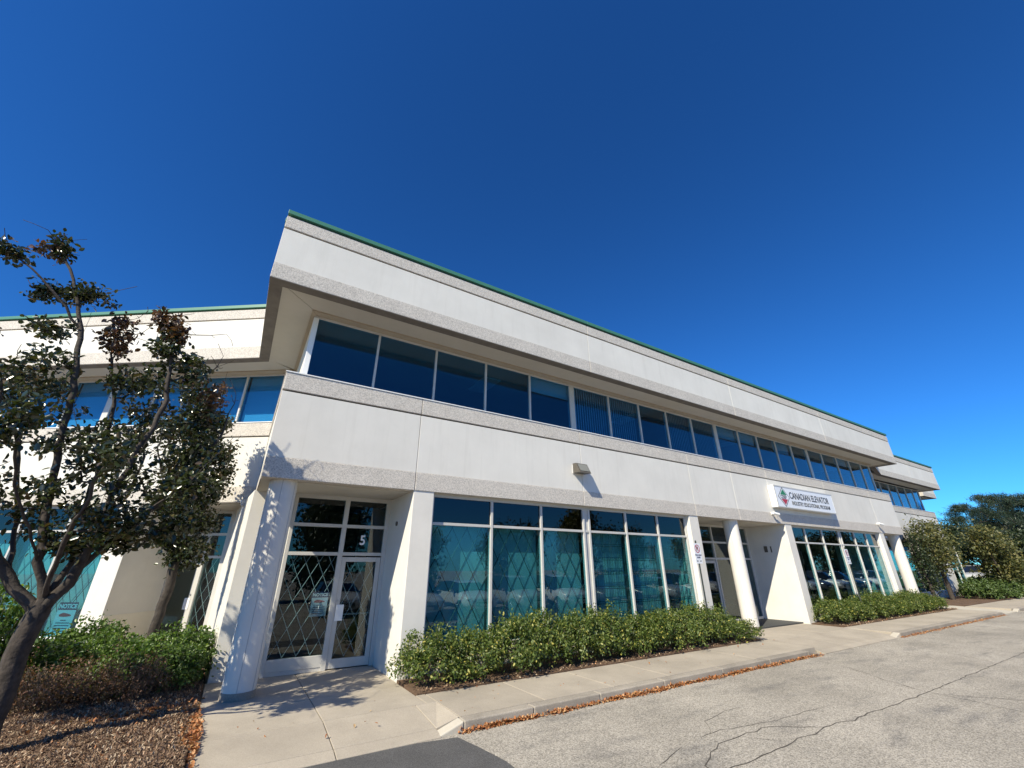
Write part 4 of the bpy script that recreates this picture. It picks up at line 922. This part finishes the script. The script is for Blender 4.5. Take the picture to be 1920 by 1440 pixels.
n = 60; P = np.stack([rng.uniform(0, 14, n), rng.uniform(-2.3, -1.0, n), np.full(n, .008)], 1); scatter('walk_leaves', P, .045, Mt['fallen'], 'a few stray dead leaves scattered over the sidewalk')

# ------------------------------------------------------------------ parked cars (seen mirrored in the windows)
def car_meshes(suv):
    H = 1.66 if suv else 1.45
    # stations: y, half width, z sill, z belt, z roof, roof half width
    st = [(-2.30,.70,.42,.80,.80,.55),(-2.22,.84,.30,.92,.94,.62),(-1.95,.90,.24,.98,1.06 if suv else 1.02,.66),(-1.55 if suv else -1.35,.92,.22,1.0,H-.08,.64),(-.7,.92,.22,.99,H,.66),(.2,.92,.22,.97,H-.01,.66),
          (.62,.92,.22,.96,H-.10,.64),(1.22,.91,.22,.95,1.02,.66),(1.75,.89,.24,.90,.94,.66),(2.15,.82,.28,.80,.82,.60),(2.32,.66,.36,.66,.68,.50)]
    b = MB(); g = MB(); rows = []
    for (y, wd, zs, zb, zr, rw) in st: rows.append([(-wd*.94,y,zs),(-wd,y,(zs+zb)*.5),(-wd*.97,y,zb),(-rw,y,zr),(0,y,zr+.025),(rw,y,zr),(wd*.97,y,zb),(wd,y,(zs+zb)*.5),(wd*.94,y,zs)])
    for i in range(len(rows)-1):
        a, c = rows[i], rows[i+1]
        for j in range(8):
            q = [a[j], a[j+1], c[j+1], c[j]]
            side = j in (2, 5); topf = j in (3, 4)
            gl = (side and 2 <= i <= 6) or (topf and i in (2, 6))
            (g if gl else b).add(q, [(0,1,2,3)])
        b.add([a[0], a[8], c[8], c[0]], [(0,3,2,1)])
    b.add(rows[0], [tuple(range(9))]); b.add(rows[-1], [tuple(range(8,-1,-1))])
    return b, g
def weld(me):
    import bmesh
    bm = bmesh.new(); bm.from_mesh(me); bmesh.ops.remove_doubles(bm, verts=bm.verts, dist=.001); bmesh.ops.recalc_face_normals(bm, faces=bm.faces); bm.to_mesh(me); bm.free()
    me.polygons.foreach_set('use_smooth', [True]*len(me.polygons)); return me
def carpaint(name, c): 
    m = surf(name, c, .28, .02, 1, spec=.6); m.node_tree.nodes['Principled BSDF'].inputs['Coat Weight'].default_value = .8; return m
wheel_t = MB(); wheel_t.tube([(-.11,0,0),(-.10,0,0),(.10,0,0),(.11,0,0)], [.30,.335,.335,.30], 28); wt = wheel_t.mesh('tyre', Mt['tyre'], False)
wr = MB(); wr.tube([(-.115,0,0),(.115,0,0)], .21, 20)
for k in range(5): a = k*2*math.pi/5; wr.bar((.118,0,0),(.118,math.cos(a)*.2,math.sin(a)*.2), .03); wr.bar((-.118,0,0),(-.118,math.cos(a)*.2,math.sin(a)*.2), .03)
wrm = wr.mesh('rim', Mt['rim'])
def make_car(suv, paint):
    b, g = car_meshes(suv); t = empty('parked_car')
    bo = mesh_child('body', weld(b.mesh('body', paint)), t)
    ms = bo.modifiers.new('sub', 'SUBSURF'); ms.levels = 1; ms.render_levels = 1
    mesh_child('windows', weld(g.mesh('windows', Mt['carglass'])), t)
    for sx in (-1, 1):
        for yy_ in (-1.38, 1.42):
            wo = empty('wheel', (sx*.80, yy_, .335)); wo.parent = t; mesh_child('tyre', wt, wo); mesh_child('rim', wrm, wo)
        MB().box(sx*.80-.16 if sx > 0 else sx*.80, 2.0, .66, sx*.80 if sx > 0 else sx*.80+.16, 2.20, .76).build('headlight', Mt['lamp'], t, bevel=.03)
        MB().box(sx*1.02-.09, .72, .96, sx*1.02+.09, .86, 1.08).build('mirror', paint, t, bevel=.03)
    MB().box(-.45, 2.22, .42, .45, 2.325, .60).build('grille', Mt['black'], t, bevel=.02); MB().box(-.26, 2.31, .44, .26, 2.335, .54).build('number_plate', Mt['white'], t)
    return t
paints = dict(white=carpaint('white_car_paint', (.80,.81,.82)), silver=carpaint('silver_car_paint', (.45,.46,.47)), black=carpaint('black_car_paint', (.02,.02,.022)), grey=carpaint('grey_car_paint', (.12,.13,.14)), blue=carpaint('blue_car_paint', (.05,.09,.17)))
first = {}
row = [(4.6,'white',0),(7.4,'white',1),(10.2,'white',0),(13.0,'silver',1),(15.8,'white',1),(18.6,'grey',0),(21.4,'black',1),(24.2,'silver',0),(27.0,'white',1),(29.8,'black',0),(32.6,'white',1),(35.4,'grey',1),(38.2,'silver',1),(41,'white',0),(43.8,'grey',0),(46.6,'white',1),(49.4,'black',1),(52.2,'silver',0),(55,'white',0),(57.8,'blue',1),(60.6,'white',1),(63.4,'silver',1),(66.2,'black',0),(69,'white',0),(71.8,'grey',1)]
words = {0: 'saloon', 1: 'hatchback'}
for i, (x, c, s) in enumerate(row):
    key = (c, s)
    if key not in first: o = make_car(bool(s), paints[c]); first[key] = o
    else: o = copy_tree(first[key])
    o.location = (x, -11.7+.2*math.sin(i*2.1), ZR); o.rotation_euler = (0, 0, R(2*math.sin(i*1.7)))
    lf = '%s %s' % (row[i-1][1], words[row[i-1][2]]) if i else 'the empty lot'; rg = '%s %s' % (row[i+1][1], words[row[i+1][2]]) if i+1 < len(row) else 'the empty lot'
    tag(o, '%s %s mirrored in the windows, parked between %s and %s' % (c, words[s], lf, rg), 'car', 'cars parked facing the building')
o = copy_tree(first[('silver', 1)]); o.location = (62, 4.6, .35); o.rotation_euler = (0, 0, R(95)); tag(o, 'silver car parked beyond the junipers under the pines', 'car'); o.pop('group', None)

# trees beyond the parked cars, seen only as dark reflections
src = [o for o in COL.objects if o.name.startswith('broad_tree')]
for i in range(16):
    o = copy_tree(src[i % 2]); o.location = (-2+i*7.5, -24+2*math.sin(i*2.3), ZR); o.rotation_euler = (0,0,i*1.3); k = 1.35+.25*math.sin(i*1.9); o.scale = (k,k,k)
    tag(o, 'bushy tree behind the parked cars across the lot', 'tree', 'trees across the lot')
for i, (x, y, k) in enumerate(((70,3.5,1.3),(75,.2,1.25),(82,5.5,1.5),(88,1.5,1.5),(95,-1.0,1.5),(68,8,1.4),(100,6,1.7))):
    o = copy_tree(src[i % 2]); o.location = (x, y, 0); o.rotation_euler = (0,0,i*2.1); o.scale = (k,k,k)
    tag(o, 'tree in the far green belt under and behind the pines', 'tree', 'trees of the far green belt')
